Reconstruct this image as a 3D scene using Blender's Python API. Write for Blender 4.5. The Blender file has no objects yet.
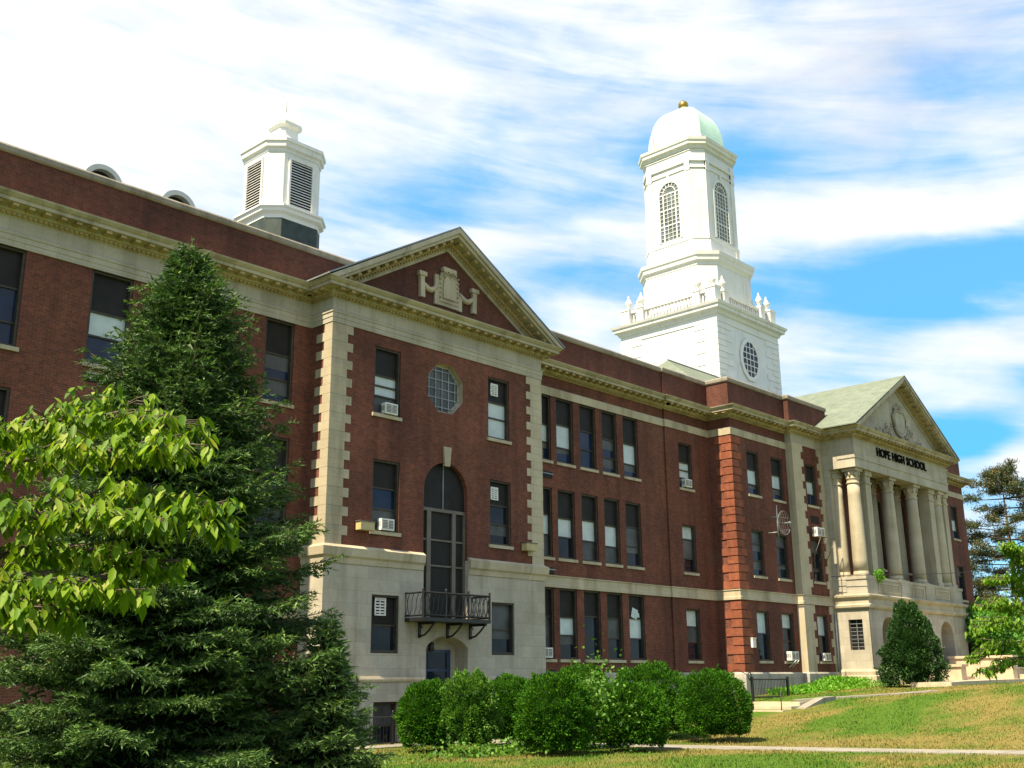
import bpy, bmesh, math, random
import numpy as np
from mathutils import Matrix, Vector
PI = math.pi
sc = bpy.context.scene
col = sc.collection
random.seed(7)

# ------------------------------------------------------------------ camera
cam_d = bpy.data.cameras.new('camera'); cam = bpy.data.objects.new('camera', cam_d); col.objects.link(cam)
RIGHT = Vector((0.68452268, -0.72894841, -0.00793178))
UP = Vector((-0.18720058, -0.18628645, 0.9644964))
FWD = Vector((0.7045457, 0.65873483, 0.26397686))
cam.matrix_world = Matrix(((RIGHT.x, UP.x, -FWD.x, 0), (RIGHT.y, UP.y, -FWD.y, 0), (RIGHT.z, UP.z, -FWD.z, 0), (0, 0, 0, 1)))
cam_d.sensor_width = 36; cam_d.lens = 1081.92 / 1024 * 36
cam_d.clip_start = 0.1; cam_d.clip_end = 6000
sc.camera = cam

# ------------------------------------------------------------------ world, sun, exposure
SUN_EL, SUN_AZ = 56.0, 268.5            # azimuth clockwise from +Y: the sun stands to the left, along the facade
w = bpy.data.worlds.new('World'); sc.world = w; w.use_nodes = True
nt = w.node_tree; nt.nodes.clear(); NN = nt.nodes.new; LK = nt.links.new
out = NN('ShaderNodeOutputWorld'); bg = NN('ShaderNodeBackground'); bg.inputs[1].default_value = 0.073
LK(bg.outputs[0], out.inputs[0])
sky = NN('ShaderNodeTexSky'); sky.sky_type = 'NISHITA'; sky.sun_disc = False
sky.sun_elevation = math.radians(SUN_EL); sky.sun_rotation = math.radians(SUN_AZ)
sky.air_density = 1.0; sky.dust_density = 0.4; sky.ozone_density = 2.0
def vm(op, a, b=None, c=None):
    n = NN('ShaderNodeMath'); n.operation = op
    for i, v in enumerate((a, b, c)):
        if v is None: continue
        if isinstance(v, (int, float)): n.inputs[i].default_value = v
        else: LK(v, n.inputs[i])
    return n.outputs[0]
tc = NN('ShaderNodeTexCoord'); sx = NN('ShaderNodeSeparateXYZ'); LK(tc.outputs['Generated'], sx.inputs[0])
AZ = vm('MULTIPLY', vm('ARCTAN2', sx.outputs[0], sx.outputs[1]), 180 / PI)
EL = vm('MULTIPLY', vm('ARCSINE', sx.outputs[2]), 180 / PI)
def blob(a0, e0, sa, se, wt):
    u = vm('DIVIDE', vm('SUBTRACT', AZ, a0), sa); v = vm('DIVIDE', vm('SUBTRACT', EL, e0), se)
    r2 = vm('ADD', vm('MULTIPLY', u, u), vm('MULTIPLY', v, v))
    return vm('MULTIPLY', vm('EXPONENT', vm('MULTIPLY', r2, -1.0)), wt)
def noise_at(sa, se, tilt, scale, detail, rough, off=0.0):
    cx = NN('ShaderNodeCombineXYZ')
    LK(vm('MULTIPLY', AZ, sa), cx.inputs[0])
    LK(vm('MULTIPLY', vm('ADD', EL, vm('MULTIPLY', AZ, tilt)), se), cx.inputs[1]); cx.inputs[2].default_value = off
    n = NN('ShaderNodeTexNoise'); n.inputs['Scale'].default_value = scale
    n.inputs['Detail'].default_value = detail; n.inputs['Roughness'].default_value = rough
    n.inputs['Distortion'].default_value = 0.35
    LK(cx.outputs[0], n.inputs['Vector']); return n.outputs['Fac']
n1 = noise_at(0.036, 0.26, 0.16, 1.7, 8, 0.58, 3.1)      # long streaks
n2 = noise_at(0.10, 0.22, 0.05, 1.7, 7, 0.52, 8.4)        # puffs
terms = [vm('MULTIPLY', vm('SUBTRACT', n1, 0.5), 2.2), vm('MULTIPLY', vm('SUBTRACT', n2, 0.5), 1.3)]
for b in ((22, 29, 16, 14, .85), (47, 33, 16, 4, .35), (67, 22.6, 13, 1.4, 1.0), (71.5, 15.2, 4.5, 1.3, .6), (62, 16.5, 4.5, 2.2, .55),
          (72.8, 10.5, 1.6, 1.5, .8), (70, 13.3, 4, 1.0, .45), (67, 30, 8, 4.0, .45), (57, 32, 5, 2.0, .5), (52, 17.5, 5, 2.2, .38), (44, 22.5, 6, 1.2, .35),
          (68.5, 19.0, 9, 1.7, -1.15), (69.6, 11.2, 3.0, .9, -1.1), (40, 24.8, 5.5, 1.8, -.45), (50, 20.6, 5, 1.5, -.3),
          (46, 27.2, 8, 1.3, -.25), (61, 27.5, 4, 2.5, -.3), (74, 13.9, 1.4, .6, -.4), (41, 18.5, 4, 2, -.3), (60, 20, 3, 3, -.1)):
    terms.append(blob(*b))
s = vm('ADD', 0.30, terms[0])
for t in terms[1:]: s = vm('ADD', s, t)
SUM = s
mr = NN('ShaderNodeMapRange'); mr.interpolation_type = 'SMOOTHSTEP'
mr.inputs['From Min'].default_value = -0.40; mr.inputs['From Max'].default_value = 1.15
cov = NN('ShaderNodeMapRange'); cov.interpolation_type = 'SMOOTHSTEP'; cov.inputs['From Min'].default_value = 50; cov.inputs['From Max'].default_value = 110; cov.inputs['To Max'].default_value = 0.3  # extra cloud cover added away from the view
LK(vm('ABSOLUTE', vm('SUBTRACT', AZ, 47.0)), cov.inputs['Value'])
LK(vm('ADD', s, cov.outputs[0]), mr.inputs['Value'])
n3 = vm('SUBTRACT', vm('ADD', noise_at(0.14, 0.3, 0.1, 1.3, 5, 0.55, 1.7), 0.25), blob(69, 29.5, 7.5, 4.2, .55))
ccol = NN('ShaderNodeMix'); ccol.data_type = 'RGBA'; LK(n3, ccol.inputs[0])
ccol.inputs[6].default_value = (4.1, 4.5, 5.1, 1); ccol.inputs[7].default_value = (6.9, 6.9, 6.9, 1)
# unseen cloud added outside the view, as fill light for the shaded fronts
away = NN('ShaderNodeMapRange'); away.interpolation_type = 'SMOOTHSTEP'; away.inputs['From Min'].default_value = 50; away.inputs['From Max'].default_value = 110
LK(vm('ABSOLUTE', vm('SUBTRACT', AZ, 47.0)), away.inputs['Value'])
cbr = NN('ShaderNodeMix'); cbr.data_type = 'RGBA'; LK(away.outputs[0], cbr.inputs[0]); LK(ccol.outputs[2], cbr.inputs[6]); cbr.inputs[7].default_value = (5.8, 5.9, 6.1, 1)
mx = NN('ShaderNodeMix'); mx.data_type = 'RGBA'
skyb = NN('ShaderNodeMix'); skyb.data_type = 'RGBA'; skyb.blend_type = 'MULTIPLY'; skyb.inputs[0].default_value = 1.0
lowm = NN('ShaderNodeMapRange'); lowm.inputs['From Min'].default_value = 9; lowm.inputs['From Max'].default_value = 27; LK(EL, lowm.inputs['Value'])
tint = NN('ShaderNodeMix'); tint.data_type = 'RGBA'; LK(lowm.outputs[0], tint.inputs[0]); tint.inputs[6].default_value = (.26, .80, 1.02, 1); tint.inputs[7].default_value = (.90, 1.72, 1.95, 1)
LK(sky.outputs[0], skyb.inputs[6]); LK(tint.outputs[2], skyb.inputs[7])
LK(mr.outputs[0], mx.inputs[0]); LK(skyb.outputs[2], mx.inputs[6]); LK(cbr.outputs[2], mx.inputs[7])
LK(mx.outputs[2], bg.inputs[0])

sun_d = bpy.data.lights.new('sun', 'SUN'); sun = bpy.data.objects.new('sun', sun_d); col.objects.link(sun)
sun_d.energy = 5.0; sun_d.angle = math.radians(0.55); sun_d.color = (1.0, 0.85, 0.59)
_a, _e = math.radians(SUN_AZ), math.radians(SUN_EL)
sdir = Vector((math.sin(_a) * math.cos(_e), math.cos(_a) * math.cos(_e), math.sin(_e)))
sun.rotation_euler = sdir.to_track_quat('Z', 'Y').to_euler(); sun.location = (0, 0, 60)
sc.view_settings.view_transform = 'Standard'; sc.view_settings.look = 'None'
sc.view_settings.exposure = 1.25; sc.view_settings.gamma = 1.0
sc.view_settings.use_curve_mapping = False
sc.render.engine = 'CYCLES'

# ------------------------------------------------------------------ materials
MATS = {}
def new_mat(name):
    m = bpy.data.materials.new(name); m.use_nodes = True
    b = m.node_tree.nodes['Principled BSDF']; MATS[name] = m
    return m, m.node_tree, b
def rgba(c): return (c[0], c[1], c[2], 1)
def nz(t, scale, detail=4, rough=.55, coord=None, mapscale=None):
    g = t.nodes.new('ShaderNodeNewGeometry'); n = t.nodes.new('ShaderNodeTexNoise')
    n.inputs['Scale'].default_value = scale; n.inputs['Detail'].default_value = detail; n.inputs['Roughness'].default_value = rough
    src = g.outputs['Position']
    if mapscale:
        mp = t.nodes.new('ShaderNodeMapping'); mp.inputs['Scale'].default_value = mapscale
        t.links.new(src, mp.inputs[0]); src = mp.outputs[0]
    t.links.new(src, n.inputs['Vector']); return n.outputs['Fac']
def ramp(t, fac, stops):
    r = t.nodes.new('ShaderNodeValToRGB'); e = r.color_ramp.elements
    while len(e) < len(stops): e.new(0.5)
    for el, (p, c) in zip(e, stops): el.position = p; el.color = rgba(c)
    t.links.new(fac, r.inputs[0]); return r.outputs[0]
def mixc(t, fac, a, b, mode='MIX'):
    n = t.nodes.new('ShaderNodeMix'); n.data_type = 'RGBA'; n.blend_type = mode
    for i, v in ((0, fac), (6, a), (7, b)):
        if isinstance(v, (int, float)): n.inputs[i].default_value = v
        elif isinstance(v, tuple): n.inputs[i].default_value = rgba(v)
        else: t.links.new(v, n.inputs[i])
    return n.outputs[2]
def bump(t, b, h, strength, dist):
    n = t.nodes.new('ShaderNodeBump'); n.inputs['Strength'].default_value = strength; n.inputs['Distance'].default_value = dist
    t.links.new(h, n.inputs['Height']); t.links.new(n.outputs[0], b.inputs['Normal'])
def plain(name, c, rough=.6, var=.18, scale=3.0, metallic=0., spec=.5, bumpd=0.0):
    m, t, b = new_mat(name)
    f = nz(t, scale, 5)
    lo = tuple(x * (1 - var) for x in c); hi = tuple(min(1, x * (1 + var)) for x in c)
    t.links.new(ramp(t, f, ((.3, lo), (.7, hi))), b.inputs['Base Color'])
    b.inputs['Roughness'].default_value = rough; b.inputs['Metallic'].default_value = metallic
    b.inputs['Specular IOR Level'].default_value = spec
    if bumpd: bump(t, b, nz(t, scale * 8, 4), .5, bumpd)
    return m
def uv_wall(t):
    g = t.nodes.new('ShaderNodeNewGeometry'); s = t.nodes.new('ShaderNodeSeparateXYZ'); t.links.new(g.outputs['Position'], s.inputs[0])
    a = t.nodes.new('ShaderNodeMath'); a.operation = 'ADD'; t.links.new(s.outputs[0], a.inputs[0]); t.links.new(s.outputs[1], a.inputs[1])
    c = t.nodes.new('ShaderNodeCombineXYZ'); t.links.new(a.outputs[0], c.inputs[0]); t.links.new(s.outputs[2], c.inputs[1])
    return c.outputs[0]
def bricktex(t, bw, bh, mortar, c1, c2, cm, scale=1.0, off=.5):
    n = t.nodes.new('ShaderNodeTexBrick'); n.offset = off
    n.inputs['Scale'].default_value = scale; n.inputs['Brick Width'].default_value = bw; n.inputs['Row Height'].default_value = bh
    n.inputs['Mortar Size'].default_value = mortar; n.inputs['Mortar Smooth'].default_value = .15; n.inputs['Bias'].default_value = 0
    n.inputs['Color1'].default_value = rgba(c1); n.inputs['Color2'].default_value = rgba(c2); n.inputs['Mortar'].default_value = rgba(cm)
    t.links.new(uv_wall(t), n.inputs['Vector']); return n
def brick_mat(name, c1, c2, cm):
    m, t, b = new_mat(name)
    n = bricktex(t, .21, .072, .007, c1, c2, cm)
    c = mixc(t, .5, n.outputs['Color'], ramp(t, nz(t, 6.5, 6, .7), ((.28, (.45, .45, .47)), (.5, (.95, .95, .95)), (.72, (1.55, 1.5, 1.45)))), 'MULTIPLY')
    c = mixc(t, .9, c, ramp(t, nz(t, .45, 6, .65), ((.3, (.70, .70, .72)), (.7, (1.2, 1.16, 1.12)))), 'MULTIPLY')
    c = mixc(t, .9, c, ramp(t, nz(t, .16, 4, .7), ((.34, (.74, .74, .77)), (.5, (1, 1, 1)), (.68, (1.22, 1.24, 1.22)))), 'MULTIPLY')
    c = mixc(t, ramp(t, nz(t, .55, 3, .5), ((.66, (0, 0, 0)), (.72, (.28, .28, .28)))), c, cm)
    st = nz(t, 1.0, 4, .6, mapscale=(1.3, 1.3, .09))                       # vertical weather streaks
    c = mixc(t, .5, c, ramp(t, st, ((.36, (.52, .52, .55)), (.5, (1, 1, 1)), (.72, (1.18, 1.17, 1.15)))), 'MULTIPLY')
    t.links.new(c, b.inputs['Base Color']); b.inputs['Roughness'].default_value = .85; b.inputs['Specular IOR Level'].default_value = .25
    bump(t, b, n.outputs['Fac'], -.4, .008)
    return m
BRICK = brick_mat('red_brick', (.158, .048, .029), (.104, .034, .024), (.145, .082, .060))
SBRICK = brick_mat('sooty_brick', (.108, .034, .023), (.074, .026, .019), (.10, .058, .044))
QBRICK = brick_mat('sunlit_orange_brick', (.25, .072, .034), (.19, .055, .029), (.16, .08, .055))  # wall brick made lighter and more orange: sunlit tone put into the colour
def stone_mat(name, base, bw=.95, bh=.42, joint=.012, jd=.72, stain=.6, off=.5):
    m, t, b = new_mat(name)
    lo = tuple(x * .9 for x in base); hi = tuple(x * 1.08 for x in base)
    n = bricktex(t, bw, bh, joint, lo, hi, tuple(x * jd for x in base), off=off)
    c = mixc(t, .8, n.outputs['Color'], ramp(t, nz(t, .8, 6, .65), ((.28, (.78, .77, .74)), (.72, (1.12, 1.12, 1.14)))), 'MULTIPLY')
    st = nz(t, 1.0, 5, .65, mapscale=(1.6, 1.6, .16))
    c = mixc(t, stain, c, ramp(t, st, ((.33, (.58, .56, .48)), (.5, (1, 1, 1)), (.8, (1.06, 1.06, 1.06)))), 'MULTIPLY')
    c = mixc(t, .6, c, ramp(t, nz(t, 14, 4, .6), ((.3, (.88, .88, .88)), (.7, (1.1, 1.1, 1.1)))), 'MULTIPLY')
    t.links.new(c, b.inputs['Base Color']); b.inputs['Roughness'].default_value = .8; b.inputs['Specular IOR Level'].default_value = .25
    bump(t, b, nz(t, 22, 4), .35, .006)
    return m
STONE = stone_mat('limestone_ashlar', (.39, .355, .29), .95, .42, .010, .84, .5)
COLM = stone_mat('column_stone', (.40, .355, .265), 40., 1.9, .008, .86, .6)
TRIM = stone_mat('limestone_trim', (.42, .365, .265), 1.5, 40., .006, .8, .7)
DENT = stone_mat('bounce_yellow_cornice_blocks', (.38, .29, .15), 1.8, 40., .006, .8, .8)  # dirt plus yellow bounce light under the cornice, put into the colour
CORN = stone_mat('weathered_cornice_stone', (.40, .355, .27), 1.8, 40., .006, .8, .85)
COPE = stone_mat('grey_coping_stone', (.22, .20, .165), 1.5, 40., .006, .8, .8)
BASE = stone_mat('granite_base', (.36, .34, .30), 1.2, .5, .01, .7, .6)
def paint_mat(name, c, clap=False):
    m, t, b = new_mat(name)
    base = ramp(t, nz(t, .9, 5), ((.3, tuple(x * .93 for x in c)), (.7, c)))
    st = nz(t, 1., 5, .65, mapscale=(2.2, 2.2, .22))
    base = mixc(t, .7, base, ramp(t, st, ((.3, (.74, .72, .67)), (.46, (1, 1, 1)))), 'MULTIPLY')
    base = mixc(t, .5, base, ramp(t, nz(t, 9, 4, .7), ((.3, (.86, .85, .82)), (.5, (1, 1, 1)))), 'MULTIPLY')
    t.links.new(base, b.inputs['Base Color']); b.inputs['Roughness'].default_value = .6; b.inputs['Specular IOR Level'].default_value = .3
    bump(t, b, nz(t, 5, 4), .2, .01); return m
WOODW = paint_mat('white_painted_wood', (.68, .685, .67))
m, t, b = new_mat('white_clapboard')
wv = t.nodes.new('ShaderNodeTexWave'); wv.wave_type = 'BANDS'; wv.bands_direction = 'Z'; wv.wave_profile = 'SAW'
wv.inputs['Scale'].default_value = .314 * 5; g = t.nodes.new('ShaderNodeNewGeometry'); t.links.new(g.outputs['Position'], wv.inputs['Vector'])
t.links.new(mixc(t, .7, ramp(t, nz(t, .9, 5), ((.3, (.57, .58, .575)), (.7, (.67, .675, .665)))), ramp(t, nz(t, 1., 5, .65, mapscale=(2.2, 2.2, .2)), ((.3, (.74, .72, .67)), (.46, (1, 1, 1)))), 'MULTIPLY'), b.inputs['Base Color'])
b.inputs['Roughness'].default_value = .5; bump(t, b, wv.outputs['Fac'], .25, .02)
CLAP = m
FRAME = plain('dark_bronze_frame', (.045, .036, .027), .55, .3, 4, 0., .3)
PANEL = plain('dark_infill_panel', (.014, .013, .012), .6, .3, 2, 0., .2)
MULL = plain('brown_mullion_paint', (.11, .09, .07), .5, .2, 3)
def glass_mat(name, c, wob=.02):
    m, t, b = new_mat(name)
    f = nz(t, 1.1, 3)
    t.links.new(ramp(t, f, ((.3, tuple(x * .6 for x in c)), (.7, tuple(x * 1.5 for x in c)))), b.inputs['Base Color'])
    b.inputs['Roughness'].default_value = .04; b.inputs['IOR'].default_value = 1.30
    bump(t, b, nz(t, .9, 2), .25, wob)
    return m
GLASS = glass_mat('dark_window_glass', (.010, .014, .022))
GLASST = glass_mat('sky_pale_reflection_glass', (.10, .12, .13))  # sky reflections put in as a paler base colour
GLASSB = glass_mat('sky_blue_reflection_glass', (.012, .022, .05))  # blue of the reflected sky put into the glass colour
m, t, b = new_mat('window_blind')
f = nz(t, 2.0, 3); t.links.new(ramp(t, f, ((.3, (.36, .43, .45)), (.7, (.50, .56, .56)))), b.inputs['Base Color'])
b.inputs['Roughness'].default_value = .6; b.inputs['Coat Weight'].default_value = .6; b.inputs['Coat Roughness'].default_value = .05
BLIND = m
BLINDG = plain('grey_window_blind', (.065, .07, .072), .4, .45, 1.3, 0., .3)
IRON = plain('black_wrought_iron', (.010, .010, .011), .5, .3, 8)
SLATE = plain('dark_slate', (.022, .038, .034), .7, .5, 2.2, bumpd=.01)
m, t, b = new_mat('green_roof_slate')
n = t.nodes.new('ShaderNodeTexBrick'); n.inputs['Scale'].default_value = 1; n.inputs['Brick Width'].default_value = .35; n.inputs['Row Height'].default_value = .22
n.inputs['Mortar Size'].default_value = .006
n.inputs['Color1'].default_value = (.112, .138, .112, 1); n.inputs['Color2'].default_value = (.148, .172, .142, 1); n.inputs['Mortar'].default_value = (.15, .2, .13, 1)
g = t.nodes.new('ShaderNodeNewGeometry'); s_ = t.nodes.new('ShaderNodeSeparateXYZ'); t.links.new(g.outputs['Position'], s_.inputs[0])
c_ = t.nodes.new('ShaderNodeCombineXYZ'); t.links.new(s_.outputs[1], c_.inputs[0])
ad = t.nodes.new('ShaderNodeMath'); ad.operation = 'MULTIPLY'; ad.inputs[1].default_value = 1.7; t.links.new(s_.outputs[2], ad.inputs[0]); t.links.new(ad.outputs[0], c_.inputs[1])
t.links.new(c_.outputs[0], n.inputs['Vector'])
t.links.new(mixc(t, .8, n.outputs['Color'], ramp(t, nz(t, 1.3, 6, .7), ((.3, (.75, .78, .72)), (.7, (1.2, 1.18, 1.1)))), 'MULTIPLY'), b.inputs['Base Color'])
b.inputs['Roughness'].default_value = .8; GREENROOF = m
FLATROOF = plain('tar_roof', (.08, .08, .08), .9, .3, 1)
LEAD = plain('grey_metal_flashing', (.20, .22, .23), .5, .25, 2, .3)
GALV = plain('light_galvanised_sheet', (.46, .48, .46), .5, .15, 2)
COPPER = plain('pale_green_copper', (.47, .68, .57), .5, .12, .8)
GOLD = plain('gilded_metal', (.42, .27, .06), .32, .35, 4, .9)
WHITEM = plain('white_appliance_paint', (.62, .62, .58), .45, .12, 4)
GRILLE = plain('grey_grille', (.12, .12, .12), .6, .2, 6)
BEIGE = plain('beige_lamp_box', (.42, .35, .17), .5, .15, 4)
BLUEP = plain('blue_door_paint', (.02, .035, .085), .4, .3, 2)
CONC = plain('concrete_path', (.25, .23, .19), .9, .16, 2.5, bumpd=.006)
STEP = plain('worn_stone_steps', (.45, .36, .25), .85, .16, 3, bumpd=.006)
BLACKL = plain('black_letters', (.006, .006, .006), .9, .2, 4, 0., .05)
BARK = plain('brown_bark', (.09, .065, .045), .9, .4, 9, bumpd=.02)
WIRE = plain('black_cable', (.012, .012, .012), .6, .1, 3)
# lawn
def seam(m):
    t = m.node_tree; b = t.nodes['Principled BSDF']; old = b.inputs['Base Color'].links[0].from_socket
    g = t.nodes.new('ShaderNodeNewGeometry'); n = t.nodes.new('ShaderNodeTexBrick'); n.inputs['Scale'].default_value = 1; n.inputs['Brick Width'].default_value = 1.6; n.inputs['Row Height'].default_value = 1.6; n.offset = 0
    n.inputs['Mortar Size'].default_value = .02; n.inputs['Color1'].default_value = (1, 1, 1, 1); n.inputs['Color2'].default_value = (.86, .86, .85, 1); n.inputs['Mortar'].default_value = (.3, .32, .25, 1)
    t.links.new(g.outputs['Position'], n.inputs['Vector']); t.links.new(mixc(t, 1., old, n.outputs['Color'], 'MULTIPLY'), b.inputs['Base Color'])
seam(CONC)
m, t, b = new_mat('dry_lawn')
cg = ramp(t, nz(t, 9, 6, .7), ((.3, (.038, .085, .009)), (.7, (.085, .15, .015))))
cd = ramp(t, nz(t, 11, 6, .7), ((.3, (.13, .108, .03)), (.7, (.22, .175, .055))))
def patches(t):
    f = nz(t, .20, 6, .62, mapscale=(.55, 1.25, 1))
    fr = t.nodes.new('ShaderNodeMapRange'); fr.inputs['From Min'].default_value = .47; fr.inputs['From Max'].default_value = .60; t.links.new(f, fr.inputs['Value']); return fr
fr = patches(t)
t.links.new(mixc(t, fr.outputs[0], cg, cd), b.inputs['Base Color'])
b.inputs['Roughness'].default_value = .95; b.inputs['Specular IOR Level'].default_value = .1
bump(t, b, nz(t, 30, 4), .8, .04); LAWN = m
def grass_mat():
    m, t, b = new_mat('grass_blades'); g = t.nodes.new('ShaderNodeNewGeometry'); r = g.outputs['Random Per Island']
    c = mixc(t, patches(t).outputs[0], ramp(t, r, ((0, (.038, .105, .009)), (.8, (.088, .165, .018)), (1, (.15, .165, .035)))), ramp(t, r, ((0, (.11, .12, .02)), (.4, (.18, .155, .042)), (1, (.27, .215, .075)))))
    t.links.new(c, b.inputs['Base Color']); b.inputs['Roughness'].default_value = .8; b.inputs['Specular IOR Level'].default_value = .15; return m
def leaf_mat(name, stops, trans=.35, rough=.5, spec=.4, tscale=1.5):
    m, t, b = new_mat(name)
    g = t.nodes.new('ShaderNodeNewGeometry')
    c = ramp(t, g.outputs['Random Per Island'], stops)
    c = mixc(t, .6, c, ramp(t, nz(t, tscale, 3), ((.3, (.75, .78, .75)), (.7, (1.25, 1.22, 1.2)))), 'MULTIPLY')
    t.links.new(c, b.inputs['Base Color']); b.inputs['Roughness'].default_value = rough; b.inputs['Specular IOR Level'].default_value = spec
    tr = t.nodes.new('ShaderNodeBsdfTranslucent'); t.links.new(mixc(t, 1., c, (1.5, 1.45, .8), 'MULTIPLY'), tr.inputs['Color'])
    mx = t.nodes.new('ShaderNodeMixShader'); mx.inputs[0].default_value = trans
    o = t.nodes['Material Output']; t.links.new(b.outputs[0], mx.inputs[1]); t.links.new(tr.outputs[0], mx.inputs[2]); t.links.new(mx.outputs[0], o.inputs[0])
    return m
L_SPR = leaf_mat('spruce_needles', ((0, (.018, .050, .012)), (.6, (.036, .084, .020)), (1, (.07, .135, .034))), .12, .55, .35, .9)
L_TIP = leaf_mat('spruce_new_growth', ((0, (.04, .10, .02)), (.6, (.075, .15, .032)), (1, (.14, .23, .05))), .15, .55, .3, .9)
L_SPR2 = leaf_mat('young_spruce_needles', ((0, (.04, .085, .022)), (.6, (.06, .12, .03)), (1, (.10, .17, .05))), .15, .55, .35, .9)
L_DOG = leaf_mat('yellow_green_leaves', ((0, (.05, .12, .005)), (.5, (.11, .21, .008)), (.85, (.20, .30, .018)), (1, (.34, .38, .09))), .42, .5, .22, 2.0)
L_DOG2 = leaf_mat('pale_green_leaves', ((0, (.06, .15, .006)), (.6, (.11, .23, .010)), (1, (.19, .30, .025))), .4, .5, .22, .8)
L_YEW = leaf_mat('yew_needles', ((0, (.012, .055, .004)), (.6, (.032, .115, .006)), (1, (.09, .22, .012))), .25, .7, .12, 1.2)
L_BOX = leaf_mat('box_leaves', ((0, (.035, .11, .010)), (.6, (.065, .17, .016)), (1, (.14, .26, .035))), .25, .55, .3, 1.2)
L_HOL = leaf_mat('holly_leaves', ((0, (.012, .040, .010)), (.6, (.024, .068, .016)), (1, (.055, .125, .028))), .1, .5, .25, 1.0)
L_MAP = leaf_mat('maple_leaves', ((0, (.05, .16, .02)), (.6, (.085, .24, .03)), (1, (.14, .32, .05))), .3, .5, .35, .6)
L_PINE = leaf_mat('pine_needles', ((0, (.025, .05, .015)), (.6, (.05, .08, .025)), (.82, (.12, .09, .04)), (1, (.20, .13, .06))), .15, .6, .3, .5)
L_WEED = leaf_mat('weed_leaves', ((0, (.06, .19, .008)), (.6, (.11, .30, .014)), (1, (.18, .38, .03))), .35, .55, .3, 1.5)
L_GRASS = grass_mat()
L_CORE2 = plain('conifer_inner_shade', (.005, .009, .003), .95, .4, 6, 0., .05)  # shade deep inside a conifer, put in as a near-black colour
L_CORE = plain('bush_inner_shade', (.008, .028, .004), .95, .3, 6, 0., .05)  # bush interior shade painted as dark green

# ------------------------------------------------------------------ mesh helpers
ORG = {}
def origin(o):
    return ORG.get(o.name, Vector((0, 0, 0))) if o else Vector((0, 0, 0))
def link(o, parent, org):
    col.objects.link(o); ORG[o.name] = Vector(org)
    if parent:
        o.parent = parent; o.location = Vector(org) - origin(parent)
    else: o.location = org
    return o
class MB:
    def __init__(s): s.v = []; s.f = []; s.sm = []
    def add(s, vs, fs, smooth=False):
        k = len(s.v); s.v += [tuple(p) for p in vs]; s.f += [tuple(i + k for i in f) for f in fs]; s.sm += [smooth] * len(fs); return s
    def box(s, x0, x1, y0, y1, z0, z1):
        return s.add([(x0, y0, z0), (x1, y0, z0), (x1, y1, z0), (x0, y1, z0), (x0, y0, z1), (x1, y0, z1), (x1, y1, z1), (x0, y1, z1)],
                     [(0, 3, 2, 1), (4, 5, 6, 7), (0, 1, 5, 4), (1, 2, 6, 5), (2, 3, 7, 6), (3, 0, 4, 7)])
    def obox(s, o, ax, ay, az):
        o, ax, ay, az = map(Vector, (o, ax, ay, az)); V = []
        for k in (0, 1):
            for (i, j) in ((0, 0), (1, 0), (1, 1), (0, 1)): V.append(o + ax * i + ay * j + az * k)
        return s.add(V, [(0, 3, 2, 1), (4, 5, 6, 7), (0, 1, 5, 4), (1, 2, 6, 5), (2, 3, 7, 6), (3, 0, 4, 7)])
    def prism(s, poly, d0, d1, f):                  # poly of (u, v); f(u, v, d) -> world
        n = len(poly)
        return s.add([f(u, v, d0) for u, v in poly] + [f(u, v, d1) for u, v in poly],
                     [tuple(range(n)), tuple(range(2 * n - 1, n - 1, -1))] + [(i, (i + 1) % n, n + (i + 1) % n, n + i) for i in range(n)])
    def lathe(s, prof, cx, cy, n=16, smooth=True, ph=0.0):     # prof: (r, z)
        V = []; F = []
        for r, z in prof:
            for i in range(n):
                a = 2 * PI * i / n + ph; V.append((cx + r * math.cos(a), cy + r * math.sin(a), z))
        for k in range(len(prof) - 1):
            for i in range(n):
                j = (i + 1) % n; F.append((k * n + i, k * n + j, (k + 1) * n + j, (k + 1) * n + i))
        F.append(tuple(range(n - 1, -1, -1))); F.append(tuple(range((len(prof) - 1) * n, len(prof) * n)))
        return s.add(V, F, smooth)
    def rings(s, rs, smooth=False):                 # list of equal-length closed loops
        n = len(rs[0]); V = [p for r in rs for p in r]; F = []
        for k in range(len(rs) - 1):
            for i in range(n):
                j = (i + 1) % n; F.append((k * n + i, k * n + j, (k + 1) * n + j, (k + 1) * n + i))
        F.append(tuple(range(n - 1, -1, -1))); F.append(tuple(range((len(rs) - 1) * n, len(rs) * n)))
        return s.add(V, F, smooth)
    def tube(s, pts, r, n=6, smooth=True):
        pts = [Vector(p) for p in pts]; m_ = len(pts); rr = r if isinstance(r, (list, tuple)) else [r] * m_
        rs = []
        up = Vector((0.02, 0.03, 1))
        for i, p in enumerate(pts):
            d = (pts[min(i + 1, m_ - 1)] - pts[max(i - 1, 0)]).normalized()
            a = d.cross(up if abs(d.z) < .95 else Vector((1, 0, 0))).normalized(); b_ = d.cross(a)
            rs.append([p + (a * math.cos(2 * PI * k / n) + b_ * math.sin(2 * PI * k / n)) * rr[i] for k in range(n)])
        return s.rings(rs, smooth)
    def build(s, name, mat, parent=None, org=None):
        if org is None: org = origin(parent) if parent else (0, 0, 0)
        O = Vector(org); me = bpy.data.meshes.new(name)
        me.from_pydata([(p[0] - O.x, p[1] - O.y, p[2] - O.z) for p in s.v], [], s.f); me.materials.append(mat)
        me.polygons.foreach_set('use_smooth', s.sm); me.update()
        bm = bmesh.new(); bm.from_mesh(me); bmesh.ops.recalc_face_normals(bm, faces=bm.faces); bm.to_mesh(me); bm.free()
        return link(bpy.data.objects.new(name, me), parent, O)
def empty(name, loc):
    o = bpy.data.objects.new(name, None); o.empty_display_size = .5; return link(o, None, loc)
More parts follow.
